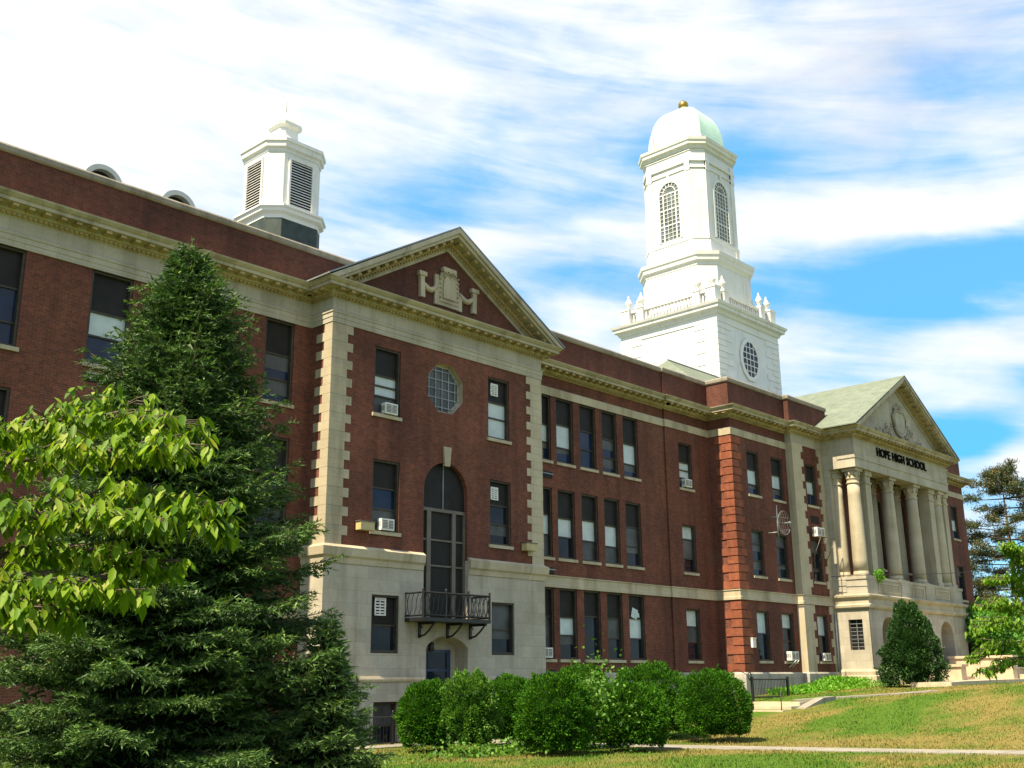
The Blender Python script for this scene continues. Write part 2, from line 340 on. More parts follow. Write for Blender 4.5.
def tag(o, label=None, cat=None, group=None, kind=None):
    for k, v in (('label', label), ('category', cat), ('group', group), ('kind', kind)):
        if v: o[k] = v
    return o
def copy_tree(o, loc, parent=None):
    c = o.copy(); col.objects.link(c); c.parent = parent
    ORG[c.name] = Vector(loc)
    if parent: c.location = o.location
    else: c.location = loc
    for ch in list(o.children): copy_tree(ch, Vector(loc), c)
    return c
def np_mesh(name, V, F, mat, parent=None, org=(0, 0, 0)):
    V = np.asarray(V, np.float32) - np.asarray(org, np.float32); F = np.asarray(F, np.int32); k = F.shape[1]
    me = bpy.data.meshes.new(name); me.vertices.add(len(V)); me.vertices.foreach_set('co', V.ravel())
    me.loops.add(F.size); me.loops.foreach_set('vertex_index', F.ravel())
    me.polygons.add(len(F)); me.polygons.foreach_set('loop_start', np.arange(0, F.size, k, dtype=np.int32))
    try: me.polygons.foreach_set('loop_total', np.full(len(F), k, np.int32))
    except Exception: pass
    me.materials.append(mat); me.update(calc_edges=True); me.validate()
    return link(bpy.data.objects.new(name, me), parent, Vector(org))
FY = lambda Y: (lambda u, v, d: (u, Y + d, v))            # wall facing -Y: u = x, v = z, d = depth
FX = lambda X: (lambda u, v, d: (X + d, u, v))            # wall facing -X: u = y
def wall(mb, u0, u1, v0, v1, holes, f, depth=.25, open_ends=True):
    us = sorted({u0, u1, *[h[0] for h in holes], *[h[1] for h in holes]}); vs = sorted({v0, v1, *[h[2] for h in holes], *[h[3] for h in holes]})
    us = [u for u in us if u0 <= u <= u1]; vs = [v for v in vs if v0 <= v <= v1]
    for a, b_ in zip(us, us[1:]):
        for c, d in zip(vs, vs[1:]):
            mu, mv = (a + b_) / 2, (c + d) / 2
            if any(h[0] < mu < h[1] and h[2] < mv < h[3] for h in holes): continue
            mb.add([f(a, c, 0), f(b_, c, 0), f(b_, d, 0), f(a, d, 0)], [(0, 1, 2, 3)])
    for h in holes:
        a, b_, c, d = h[:4]; dp = h[4] if len(h) > 4 else depth; sides = h[5] if len(h) > 5 else 'lrbt'
        if 'l' in sides: mb.add([f(a, c, 0), f(a, d, 0), f(a, d, dp), f(a, c, dp)], [(0, 1, 2, 3)])
        if 'r' in sides: mb.add([f(b_, c, 0), f(b_, d, 0), f(b_, d, dp), f(b_, c, dp)], [(0, 1, 2, 3)])
        if 'b' in sides: mb.add([f(a, c, 0), f(b_, c, 0), f(b_, c, dp), f(a, c, dp)], [(0, 1, 2, 3)])
        if 't' in sides: mb.add([f(a, d, 0), f(b_, d, 0), f(b_, d, dp), f(a, d, dp)], [(0, 1, 2, 3)])
def spandrels(mb, pts, corners, f, depth):                 # pts: arc from left to right; fill up to the rectangle corners
    (cl, cr) = corners; n = len(pts); h = n // 2
    for i in range(n - 1):
        c = cl if i < h else cr
        mb.add([f(*c, 0), f(*pts[i], 0), f(*pts[i + 1], 0)], [(0, 1, 2)])
        mb.add([f(*pts[i], 0), f(*pts[i + 1], 0), f(*pts[i + 1], depth), f(*pts[i], depth)], [(0, 1, 2, 3)])
    mb.add([f(*cl, 0), f(*pts[h], 0), f(*cr, 0)], [(0, 1, 2)])
def sweep(mb, path, prof, closed=False):                   # closed profile loop of (out, z) along a plan path; outward = right-hand side
    P = [Vector((p[0], p[1])) for p in path]; n = len(P); N = []
    segs = n if closed else n - 1
    nor = []
    for i in range(segs):
        d = (P[(i + 1) % n] - P[i]).normalized(); nor.append(Vector((d.y, -d.x)))
    rs = []
    for i in range(n):
        if closed: a, b_ = nor[i - 1], nor[i]
        else: a, b_ = nor[max(i - 1, 0)], nor[min(i, segs - 1)]
        mvec = (a + b_); mvec = mvec / max(1e-6, (1 + a.dot(b_)))
        rs.append([(P[i].x + mvec.x * o, P[i].y + mvec.y * o, z) for o, z in prof])
    if closed:
        m_ = len(prof); V = [p for r in rs for p in r]; F = []
        for k in range(n):
            for i in range(m_):
                j = (i + 1) % m_; k2 = (k + 1) % n
                F.append((k * m_ + i, k * m_ + j, k2 * m_ + j, k2 * m_ + i))
        mb.add(V, F)
    else: mb.rings(rs)
def along(mb, path, z0, z1, o0, o1, wdt, pitch, skip=0.0):
    for (a, b_) in zip(path, path[1:]):
        a, b_ = Vector(a), Vector(b_); L = (b_ - a).length; d = (b_ - a) / L; nrm = Vector((d.y, -d.x))
        k = max(1, int(round((L - skip) / pitch))); st = (L - skip) / k
        for i in range(k + (1 if skip == 0 else 0)):
            c = a + d * (skip / 2 + i * st)
            q = c - d * wdt / 2 + nrm * o0
            mb.obox((q.x, q.y, z0), (d.x * wdt, d.y * wdt, 0), (nrm.x * (o1 - o0), nrm.y * (o1 - o0), 0), (0, 0, z1 - z0))

# ------------------------------------------------------------------ ground
_gx = np.array([-400, 0, 8, 14, 33, 41, 46, 54, 62, 80, 140, 4000.]); _gz = np.array([-1.65, -1.65, -1.9, -2.0, -2.0, -1.5, -.92, -.5, -.38, -.3, -.3, -.6])
def ground(x, y):
    z = np.interp(x, _gx, _gz)
    z = (z + np.interp(np.asarray(x) - 1.5, _gx, _gz) + np.interp(np.asarray(x) + 1.5, _gx, _gz)) / 3
    return z + .34 * np.exp(-((x - 53) / 7.5) ** 2 - ((y - 15.5) / 4.5) ** 2)
def gz(x, y): return float(ground(np.float64(x), np.float64(y)))
xs = np.unique(np.concatenate([np.linspace(-60, 110, 171), np.array([-2500, -1200, -600, -300, -150, -90, 140, 200, 300, 600, 1200, 2500])]))
ys = np.unique(np.concatenate([np.linspace(-30, 60, 91), np.array([-2500, -1200, -600, -300, -150, -70, 80, 120, 200, 300, 600, 1200, 2500])]))
XX, YY = np.meshgrid(xs, ys, indexing='ij'); ZZ = ground(XX, YY)
V = np.stack([XX, YY, ZZ], -1).reshape(-1, 3); ny = len(ys)
F = [(i * ny + j, (i + 1) * ny + j, (i + 1) * ny + j + 1, i * ny + j + 1) for i in range(len(xs) - 1) for j in range(ny - 1)]
gd = np_mesh('lawn', V, F, LAWN); gd.data.polygons.foreach_set('use_smooth', [True] * len(gd.data.polygons)); tag(gd, kind='structure')
def strip(name, pts, wdt, mat, lift=.03):
    mb = MB(); L = []
    P = [Vector(p) for p in pts]; fine = []
    for a, b_ in zip(P, P[1:]):
        k = max(1, int((b_ - a).length / .6)); fine += [a + (b_ - a) * i / k for i in range(k)]
    fine.append(P[-1])
    for i, p in enumerate(fine):
        d = (fine[min(i + 1, len(fine) - 1)] - fine[max(i - 1, 0)]).normalized(); nr = Vector((d.y, -d.x)) * wdt / 2
        row = []
        for s_ in (-1, 1):
            q = p + nr * s_; row.append((q.x, q.y))
        zt = max(gz(*row[0]), gz(*row[1])) + lift; zb = min(gz(*row[0]), gz(*row[1])) - .12
        L.append([(*row[0], zb), (*row[1], zb), (*row[1], zt), (*row[0], zt)])
    mb.rings(L); return tag(mb.build(name, mat), kind='structure')
strip('path', [(38, -14), (34.2, 2), (31.5, 10.8), (28.9, 18.8), (27.4, 24.0), (27.4, 28.3)], 1.5, CONC)
strip('path', [(16.5, 27.5), (26.6, 27.5)], 1.1, CONC)
strip('path', [(45.4, 25.3), (48.4, 22.3), (50.2, 20.9)], .9, CONC)
strip('path', [(53.9, 22.6), (62, 22.9), (75, 23.0), (110, 21)], 2.0, STEP, .20)

# ------------------------------------------------------------------ the school building
B = empty('school_building', (47, 29, -2))
tag(B, 'long red brick school with limestone trim, pedimented pavilion, columned portico and white tower', 'school')
PL, PM, PM2, PC, PB, PP = 30.2, 30.4, 30.31, 28.95, 28.6, 29.0
XL0, X1, X2, X3, X4, X5, X6, X7 = -26.0, 21.9, 32.75, 43.5, 47.35, 52.96, 56.38, 69.35
X8, X9 = 72.4, 77.95
GZ = -2.6
ZT = 12.12
def part(mb, name, mat, parent=B): return mb.build(name, mat, parent)

def window(x0, x1, z0, z1, Y, rows, sill=True, blue=False, vent=None, org=None):
    """rows from the top: (fraction, kind) with P panel, B blind, G glass, D grey blind"""
    fr = MB(); t_ = .075; yf, yb = Y + .05, Y + .235
    fr.box(x0 - .004, x0 + t_, yf, yb, z0 + .0, z1 + .004); fr.box(x1 - t_, x1 + .004, yf, yb, z0 + .0, z1 + .004)
    fr.box(x0 + t_, x1 - t_, yf + .003, yb, z1 - t_, z1 + .004); fr.box(x0 + t_, x1 - t_, yf + .003, yb, z0 + .01, z0 + t_ + .03)
    rj = random.Random(int(x0 * 97 + z0 * 31)); k0 = rj.uniform(-.025, .025); k1 = rj.uniform(-.03, .03)
    rows = [(h, k) for h, k in rows]
    if len(rows) >= 3: rows[0] = (rows[0][0] + k0, rows[0][1]); rows[1] = (rows[1][0] - k0 + k1, rows[1][1]); rows[-1] = (1 - sum(r[0] for r in rows[:-1]), rows[-1][1])
    extra = []; H = z1 - z0; z = z1; pan, bl, gl, gy = MB(), MB(), MB(), MB()
    for k, (h, kd) in enumerate(rows):
        zb = z - h * H
        if kd == 'G' and rj.random() < .4:
            zq = z - h * H * rj.uniform(.2, .6); gq = MB(); gq.add([(x0 + .01, Y + .2, zq), (x1 - .01, Y + .2, zq + rj.uniform(-.03, .03)), (x1 - .01, Y + .2, z), (x0 + .01, Y + .2, z)], [(0, 1, 2, 3)]); extra.append(gq)
        if k: fr.box(x0 + t_, x1 - t_, Y + .155, yb, z - .028, z + .028)
        tgt = {'P': pan, 'B': bl, 'G': gl, 'D': gy}[kd]
        yy = Y + (.175 if kd == 'P' else .205)
        tgt.box(x0 + t_ - .01, x1 - t_ + .01, yy, yy + .02, zb + .0, z - .0) if False else tgt.add(
            [(x0 + .01, yy, zb), (x1 - .01, yy, zb), (x1 - .01, yy, z), (x0 + .01, yy, z)], [(0, 1, 2, 3)])
        z = zb
    wo = fr.build('window', FRAME, B)
    if pan.v: pan.build('panel', PANEL, wo)
    if bl.v: bl.build('blind', BLIND, wo)
    if gy.v: gy.build('blind', BLINDG, wo)
    for gq in extra: gq.build('blind', BLINDG, wo)
    if gl.v: gl.build('pane', GLASSB if blue else GLASS, wo)
    if sill:
        s_ = MB(); s_.box(x0 - .07, x1 + .07, Y - .07, Y + .045, z0 - .1, z0 + .022); s_.build('sill', TRIM, wo)
    if vent:
        u, v, s1 = vent; cx, cz = x0 + (x1 - x0) * u, z0 + H * v; g_ = MB(); yv = Y + .12
        h1 = s1 * .6
        g_.box(cx - s1 / 2, cx + s1 / 2, yv, yv + .05, cz - h1, cz - h1 + .05); g_.box(cx - s1 / 2, cx + s1 / 2, yv, yv + .05, cz + h1 - .05, cz + h1)
        g_.box(cx - s1 / 2, cx - s1 / 2 + .05, yv + .002, yv + .05, cz - h1, cz + h1); g_.box(cx + s1 / 2 - .05, cx + s1 / 2, yv + .002, yv + .05, cz - h1, cz + h1); g_.box(cx - .015, cx + .015, yv + .002, yv + .05, cz - h1, cz + h1)
        for k in range(5): g_.box(cx - s1 / 2, cx + s1 / 2, yv + .01, yv + .05, cz - h1 + .09 + k * (2 * h1 - .1) / 5, cz - h1 + .14 + k * (2 * h1 - .1) / 5)
        vo = g_.build('vent_grille', WHITEM, wo)
    return wo
def vent_bars(x0, x1, z0, z1, Y, u, v, s1):
    pass

# ---- left wing
mb = MB(); LW = []
lw3 = [(7.2, 8.5), (10.45, 11.76), (13.76, 15.1), (17.0, 18.2), (19.98, 21.17)]
for k in range(8): lw3.append((3.9 - 3.3 * k, 5.2 - 3.3 * k))
hol = [(a, b_, 9.16, ZT) for a, b_ in lw3] + [(a, b_, 4.99, 8.0) for a, b_ in lw3]
wall(mb, XL0, X1, GZ, ZT, hol, FY(PL)); wall(mb, PL, 45, GZ, 15, [], FX(XL0))
part(mb, 'wall', BRICK)
for i, (a, b_) in enumerate(lw3):
    kinds = [((.40, 'P'), (.32, 'G'), (.28, 'G')), ((.40, 'P'), (.32, 'G'), (.28, 'G')), ((.42, 'P'), (.29, 'B'), (.29, 'G')), ((.42, 'P'), (.29, 'B'), (.29, 'G')), ((.42, 'P'), (.30, 'G'), (.28, 'G'))]
    window(a, b_, 9.16, ZT, PL, kinds[i % 5], blue=True); window(a, b_, 4.99, 8.0, PL, kinds[(i + 2) % 5])
mb = MB(); mb.box(13.86, 14.72, PL - .02, PL + .1, 8.62, 8.86); vo = part(mb, 'wall_vent', PANEL)
mb = MB(); mb.box(13.8, 14.78, PL - .05, PL + .1, 8.86, 8.92); mb.box(13.8, 14.78, PL - .05, PL + .1, 8.72, 8.75); mb.build('louvre', LEAD, vo)

# ---- pavilion
mb = MB()
ah = 7.843; ar = 1.11; axc = 27.39; asp = ah - ar
ox0, ox1, oz0, oz1 = 26.39, 28.21, 9.76, 11.66
pw = [(23.86, 25.1, 4.99, 7.54), (29.7, 30.9, 4.99, 7.54), (23.82, 25.05, 9.16, 11.67), (29.61, 30.84, 9.16, 11.67)]
wall(mb, X1, X2, 4.3, ZT, pw + [(axc - ar, axc + ar, 4.3, ah, .32, 'lr'), (ox0, ox1, oz0, oz1, .3, '')], FY(PP))
arc = [(axc - ar * math.cos(PI * i / 24), asp + ar * math.sin(PI * i / 24)) for i in range(25)]
spandrels(mb, arc, ((axc - ar, ah), (axc + ar, ah)), FY(PP), .32)
oc, oz = (ox0 + ox1) / 2, (oz0 + oz1) / 2; ow, oh = (ox1 - ox0) / 2, (oz1 - oz0) / 2
octp = [(oc + ow * math.cos(PI / 8 + PI / 4 * i) / math.cos(PI / 8), oz + oh * math.sin(PI / 8 + PI / 4 * i) / math.cos(PI / 8)) for i in range(8)]
for i, c in ((0, (ox1, oz1)), (2, (ox0, oz1)), (4, (ox0, oz0)), (6, (ox1, oz0))):
    mb.add([FY(PP)(*octp[i], 0), FY(PP)(*c, 0), FY(PP)(*octp[i + 1], 0)], [(0, 1, 2)])
wall(mb, PP, PL, 4.3, ZT, [], FX(X1)); wall(mb, PP, PM, 4.3, ZT, [], FX(X2))
part(mb, 'wall', BRICK)
mb = MB(); PS = PP - .04
nz1 = 1.546; nsp = 1.15
wall(mb, X1 - .04, X2 + .04, GZ, 4.3, [(23.93, 25.16, .91, 2.85), (29.75, 31.0, .91, 2.85), (axc - ar, axc + ar, 2.0, 4.3, .36, 'lrb'), (26.44, 28.5, -1.35, nz1, .66, 'lrb'), (24.11, 25.25, -2.4, -.67, .4)], FY(PS))
R_ = ((1.03 ** 2) + (nz1 - nsp) ** 2) / (2 * (nz1 - nsp)); ncz = nz1 - R_; a0 = math.asin(1.03 / R_)
narc = [(27.47 + R_ * math.sin(-a0 + 2 * a0 * i / 16), ncz + R_ * math.cos(-a0 + 2 * a0 * i / 16)) for i in range(17)]
spandrels(mb, narc, ((26.44, nz1), (28.5, nz1)), FY(PS), .66)
wall(mb, PS, PL + .02, GZ, 4.3, [], FX(X1 - .04)); wall(mb, PS, PM, GZ, 4.3, [], FX(X2 + .04))
mb.box(26.3, 26.95, PS + .655, PS + .8, -1.4, 1.6); mb.box(28.22, 28.6, PS + .655, PS + .8, -1.4, 1.6); mb.box(26.95, 28.22, PS + .656, PS + .8, 1.08, 1.6)
part(mb, 'wall', STONE)
rP = [((.40, 'P'), (.20, 'B'), (.17, 'B'), (.23, 'D')), ]
window(23.82, 25.05, 9.16, 11.67, PP, ((.42, 'P'), (.14, 'B'), (.15, 'B'), (.29, 'D')))
window(29.61, 30.84, 9.16, 11.67, PP, ((.38, 'P'), (.28, 'B'), (.34, 'B')), vent=(.4, .82, .42))
window(23.86, 25.1, 4.99, 7.54, PP, ((.40, 'P'), (.30, 'G'), (.30, 'D')), blue=True)
window(29.7, 30.9, 4.99, 7.54, PP, ((.38, 'P'), (.30, 'G'), (.32, 'G')), vent=(.33, .8, .42))
window(23.93, 25.16, .91, 2.85, PS, ((.52, 'P'), (.48, 'G')), False, vent=(.4, .80, .5))
window(29.75, 31.0, .91, 2.85, PS, ((.52, 'D'), (.48, 'G')), False)
window(24.11, 25.25, -2.4, -.67, PS + .12, ((.45, 'D'), (.55, 'G')), False)
# arched balcony window
mb = MB(); Yw = PP + .16
tymp = [(axc - ar, 6.1)] + arc + [(axc + ar, 6.1)]
mb.prism([(axc - ar - .01, 6.08), *arc, (axc + ar + .01, 6.08)], .19, .24, FY(PP)); aw = part(mb, 'arched_window', PANEL)
mb = MB(); mb.box(axc - .02, axc + .02, PP + .165, PP + .2, 6.12, ah - .03); mb.build('glazing_bar', LEAD, aw)
mb = MB()
for a, b_ in ((axc - ar - .003, axc - ar + .09), (axc - .83, axc - .63), (axc + .44, axc + .62), (axc + ar - .09, axc + ar + .003)): mb.box(a, b_, PP + .12, PP + .25, 2.0, 6.05)
mb.box(axc - ar, axc + ar, PP + .115, PP + .255, 6.0, 6.12)
for z in (4.0, 4.93): mb.box(axc - ar + .09, axc + ar - .09, PP + .15, PP + .25, z, z + .06)
mb.build('window_frame', MULL, aw)
mb = MB(); mb.add([(axc - ar, PP + .2, 2.0), (axc + ar, PP + .2, 2.0), (axc + ar, PP + .2, 6.05), (axc - ar, PP + .2, 6.05)], [(0, 1, 2, 3)]); mb.build('pane', PANEL, aw)
mb = MB(); mb.prism([(axc - .13, 7.72), (axc + .13, 7.72), (axc + .2, 8.45), (axc - .2, 8.45)], -.07, .05, FY(PP)); part(mb, 'keystone', TRIM)
# octagonal window
mb = MB(); inn = [(oc + (u - oc) * .9, oz + (v - oz) * .9) for u, v in octp]
for i in range(8):
    j = (i + 1) % 8; a, b_, c, d = octp[i], octp[j], inn[j], inn[i]; f = FY(PP)
    mb.add([f(*a, -.004), f(*b_, -.004), f(*b_, .2), f(*a, .2), f(*c, .2), f(*d, .2), f(*c, .26), f(*d, .26)], [(0, 1, 2, 3), (3, 2, 4, 5), (5, 4, 6, 7)])
ow_ = part(mb, 'octagonal_window', CORN)
mb = MB(); mb.add([FY(PP)(*p, .22) for p in octp], [tuple(range(8))]); mb.build('pane', BLINDG, ow_)
mb = MB(); iw, ih = ow * .93, oh * .93
for k in range(-2, 3):
    h = ih if abs(k) < 2 else ih * .72; mb.box(oc + k * iw * .4 - .02, oc + k * iw * .4 + .02, PP + .18, PP + .215, oz - h, oz + h)
for k in range(-2, 3):
    h = iw if abs(k) < 2 else iw * .72; mb.box(oc - h, oc + h, PP + .185, PP + .213, oz + k * ih * .4 - .02, oz + k * ih * .4 + .02)
mb.build('glazing_bars', LEAD, ow_)
# quoins
for xc, sg in ((X1, 1), (X2, -1)):
    mb = MB(); bh = (ZT - 4.42) / 24
    for i in range(24):
        lf = .90 if i % 2 else .66; lr = .86 if i % 2 == 0 else .42
        x0_, x1_ = sorted((xc - sg * .03, xc + sg * lf)); e = .004 if i % 2 else 0
        mb.box(x0_ + e * sg, x1_, PP - .03 + e, PP + lr, 4.42 + i * bh, 4.42 + (i + 1) * bh - .006)
    part(mb, 'quoins', TRIM)
lip = [(-.05, 3.80), (.03, 3.80), (.05, 3.98), (.12, 4.05), (.15, 4.32), (.0, 4.42), (-.05, 4.42)]
mb = MB(); sweep(mb, [(X1, PL), (X1, PP), (axc - ar - .02, PP)], [(o + .04, z) for o, z in lip]); part(mb, 'belt_course', TRIM); mb = MB(); sweep(mb, [(axc + ar + .02, PP), (X2, PP), (X2, PM)], [(o + .04, z) for o, z in lip])
part(mb, 'belt_course', TRIM)
mb = MB(); bc = [(-.02, -.02), (.05, -.02), (.07, .06), (.05, .14), (-.02, .15)]
sweep(mb, [(X1 - .04, PL), (X1 - .04, PS), (26.36, PS)], bc); part(mb, 'base_course', TRIM); mb = MB(); sweep(mb, [(28.56, PS), (X2 + .04, PS), (X2 + .04, PM)], bc); part(mb, 'base_course', TRIM)
# door in the niche
Yd = PS + .62
mb = MB(); mb.box(26.95, 28.22, Yd, Yd + .08, -1.35, 1.08); dr = part(mb, 'door', BLUEP)
mb = MB(); mb.box(27.08, 28.02, Yd - .02, Yd + .02, .42, .98); mb.box(27.08, 28.02, Yd - .02, Yd + .02, -.5, .32); mb.build('pane', GLASS, dr)
mb = MB(); mb.box(28.05, 28.1, Yd - .08, Yd - .03, -.45, -.25); mb.build('handle', LEAD, dr)
mb = MB(); mb.lathe([(.02, 1.5), (.03, 1.35), (.11, 1.3), (.13, 1.05), (.05, 1.0)], 27.0, PS + .35, 8); part(mb, 'porch_lantern', IRON)
# balcony
Yb = 28.0; bx0, bx1 = 24.75 + 1.22, 29.0
bx0, bx1 = 24.72, 28.72                                   # outer edge runs at Yb, returns to the wall
bx0, bx1 = 25.62, 29.3
bx0, bx1 = 25.42, 28.72
mb = MB(); mb.box(bx0, bx1, Yb, PS, 1.98, 2.1); bal = part(mb, 'balcony', IRON)
mb = MB()
def rail(mb, p0, p1, z0, z1, pitch, tr=.03, br=.012, lattice=False):
    p0, p1 = Vector(p0), Vector(p1); L = (p1 - p0).length; d = (p1 - p0) / L
    for z in (z0 + .08, z1): mb.tube([(*p0, z), (*p1, z)], tr, 4, False)
    n = max(2, int(L / pitch))
    for i in range(n + 1):
        q = p0 + d * (L * i / n)
        if lattice and i < n:
            q2 = q + d * (L / n); m_ = (q + q2) / 2; zm = (z0 + z1) / 2
            a = [];b2 = []
            for k in range(9):
                s_ = math.sin(PI * k / 8); zz = z0 + .08 + (z1 - z0 - .08) * k / 8
                a.append((*(q + d * (L / n) * .5 * s_), zz)); b2.append((*(q2 - d * (L / n) * .5 * s_), zz))
            mb.tube(a, br, 4, False); mb.tube(b2, br, 4, False)
        else: mb.tube([(*q, z0), (*q, z1)], br, 4, False)
rail(mb, (bx0, Yb + .04), (bx1, Yb + .04), 2.1, 2.95, .2, .035, .016, True)
rail(mb, (bx0 + .02, Yb + .04), (bx0 + .02, PS), 2.1, 2.95, .2, .035, .016, True); rail(mb, (bx1 - .02, Yb + .04), (bx1 - .02, PS), 2.1, 2.95, .2, .035, .016, True)
for x in (bx0 + .02, bx0 + 1.1, bx1 - 1.1, bx1 - .02):
    mb.tube([(x, Yb + .04, 2.08), (x, Yb + .04, 3.02)], .04, 6, False); mb.lathe([(.0, 3.0), (.055, 3.05), (.0, 3.12)], x, Yb + .04, 8)
mb.build('railing', IRON, bal)
for x in (26.1, 27.45, 28.6):
    mb = MB(); mb.box(x - .05, x + .05, PS - .06, PS, 1.45, 1.99); mb.box(x - .04, x + .04, Yb + .12, PS - .05, 1.9, 1.985)
    mb.tube([(x, PS - .05, 1.5), (x, PS - .3, 1.55), (x, PS - .55, 1.72), (x, PS - .75, 1.9)], .035, 6)
    mb.tube([(x, PS - .06 - .1 * math.cos(k), 1.78 + .09 * math.sin(k)) for k in np.linspace(0, 5, 10)], .022, 5)
    mb.build('bracket', IRON, bal)

# ---- middle section
mb = MB()
mw3 = [(33.1, 33.75), (34.1, 35.02), (35.34, 36.5), (36.97, 38.12), (38.58, 39.7), (40.17, 41.35)]
mw3 = [(33.72, 34.98), (35.34, 36.5), (36.97, 38.12), (38.58, 39.7), (40.17, 41.35)]
hol = []
for a, b_ in mw3: hol += [(a, b_, 9.16, ZT), (a, b_, 4.99, 8.0), (a, b_, .8, 3.75)]
wall(mb, X2, X3, GZ, 13.1, hol, FY(PM))
wall(mb, PM2, PM, GZ, 13.1, [], FX(X3))
msw = (44.6, 45.75)
wall(mb, X3, X4, GZ, 13.1, [(*msw, 9.16, 11.5), (*msw, 4.99, 7.36), (*msw, .8, 3.27)], FY(PM2))
part(mb, 'wall', BRICK)
P3 = [((.42, 'P'), (.31, 'B'), (.27, 'G')), ((.42, 'P'), (.31, 'B'), (.27, 'G')), ((.42, 'P'), (.30, 'G'), (.28, 'G')), ((.42, 'P'), (.30, 'G'), (.28, 'G')), ((.42, 'P'), (.33, 'B'), (.25, 'G'))]
P2 = [((.40, 'P'), (.28, 'B'), (.32, 'D')), ((.39, 'P'), (.28, 'B'), (.33, 'G')), ((.39, 'P'), (.29, 'B'), (.32, 'D')), ((.40, 'P'), (.30, 'B'), (.30, 'D')), ((.38, 'P'), (.31, 'D'), (.31, 'G'))]
P1 = [((.40, 'P'), (.30, 'D'), (.30, 'G')), ((.39, 'P'), (.28, 'B'), (.33, 'G')), ((.39, 'P'), (.28, 'G'), (.33, 'G')), ((.39, 'P'), (.28, 'D'), (.33, 'G')), ((.39, 'P'), (.28, 'B'), (.33, 'G'))]
for i, (a, b_) in enumerate(mw3):
    window(a, b_, 9.16, ZT, PM, P3[i], blue=True); window(a, b_, 4.99, 8.0, PM, P2[i]); window(a, b_, .8, 3.75, PM, P1[i])
window(*msw, 9.16, 11.5, PM2, ((.42, 'P'), (.17, 'B'), (.17, 'B'), (.24, 'G')))
window(*msw, 4.99, 7.36, PM2, ((.30, 'B'), (.38, 'D'), (.32, 'G')))
window(*msw, .8, 3.27, PM2, ((.32, 'B'), (.33, 'D'), (.35, 'G')))
for z in (8.55, 4.45, .25):
    mb = MB(); mb.box(33.9, 35.0, PM - .03, PM + .1, z - .14, z + .14); vo = part(mb, 'wall_vent', PANEL)
    mb = MB(); mb.box(33.85, 35.05, PM - .06, PM + .1, z + .02, z + .07); mb.build('louvre', LEAD, vo)
# window papers
mb = MB(); mb.obox((40.5, PM + .15, 2.75), (.42, 0, -.12), (0, .01, 0), (.13, 0, .42)); mb.obox((40.85, PM + .152, 2.72), (.3, 0, .02), (0, .01, 0), (-.05, 0, .2)); part(mb, 'window_paper', BLIND)

# ---- centre pavilion left bay, stone bay, mirrored bays right of the portico
mb = MB()
cw = [(48.8, 49.95), (51.26, 52.45)]
XC = 62.7
mir = lambda a, b_: (2 * XC - b_, 2 * XC - a)
cwr = [mir(*c) for c in cw]
rows_z = ((9.16, 11.5), (4.99, 7.36), (.8, 3.27))
hol = [(a, b_, z0, z1) for a, b_ in cw for z0, z1 in rows_z]
wall(mb, PC, PM2, GZ, 13.1, [], FX(X4)); wall(mb, X4, X5, GZ, 13.1, hol, FY(PC))
bw = (54.37, 55.5); hol = [(*bw, z0, z1) for z0, z1 in rows_z]
wall(mb, X5 + .0, X6 + .3, GZ, 12.5, hol, FY(PB)); wall(mb, PB, PC, GZ, 13.1, [], FX(X5))
part(mb, 'wall', BRICK); mb = MB()
hol = [(a, b_, z0, z1) for a, b_ in cwr for z0, z1 in rows_z]
wall(mb, X8, X9, GZ, 13.1, hol, FY(PC)); wall(mb, PC, 46, GZ, 13.1, [], FX(X9)); wall(mb, PB, PC, GZ, 13.1, [], FX(X8))
bwr = mir(*bw); wall(mb, X7, X8, GZ, 12.5, [(*bwr, z0, z1) for z0, z1 in rows_z], FY(PB))
part(mb, 'wall', BRICK)
C3 = ((.40, 'P'), (.32, 'B'), (.28, 'G')); C2 = ((.3, 'D'), (.38, 'G'), (.32, 'G')); C1 = ((.45, 'B'), (.55, 'G'))
for ws, Y in ((cw, PC), (cwr, PC), ([bw], PB), ([bwr], PB)):
    for k, (a, b_) in enumerate(ws):
        window(a, b_, 9.16, 11.5, Y, C3, blue=True); window(a, b_, 4.99, 7.36, Y, C2); window(a, b_, .8, 3.27, Y, C1 if k == 0 else ((.3, 'B'), (.3, 'G'), (.4, 'G')))
# brick quoins at the corner of the centre block
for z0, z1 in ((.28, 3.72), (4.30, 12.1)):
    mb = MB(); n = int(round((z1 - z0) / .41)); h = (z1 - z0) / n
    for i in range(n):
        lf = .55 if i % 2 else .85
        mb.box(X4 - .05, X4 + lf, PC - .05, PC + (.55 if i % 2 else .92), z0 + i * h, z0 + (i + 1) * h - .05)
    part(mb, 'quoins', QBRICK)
# stone pilaster and toothed quoins of the stone bay
mb = MB()
for z0, z1 in ((.28, 3.74), (4.27, 12.5)):
    mb.box(X5 - .03, 53.55, PB - .06, PC + .1, z0, z1)
    n = int(round((z1 - z0) / .42)); h = (z1 - z0) / n
    for i in range(n):
        mb.box(53.55, 54.12 if i % 2 else 53.88, PB - .055, PB + .05, z0 + i * h, z0 + (i + 1) * h - .005)
        mb.box(55.75 if i % 2 else 55.98, 56.5, PB - .055, PB + .05, z0 + i * h, z0 + (i + 1) * h - .005)
part(mb, 'quoins', TRIM)
mb = MB()
for z0, z1 in ((.28, 3.74), (4.27, 12.5)):
    mb.box(X7, 69.7, PB - .055, PB + .05, z0, z1)
part(mb, 'quoins', TRIM); mb = MB()
for z0, z1 in ((.28, 3.74), (4.27, 12.5)):
    mb.box(71.85, X8 + .03, PB - .06, PC + .1, z0, z1)
part(mb, 'quoins', TRIM)
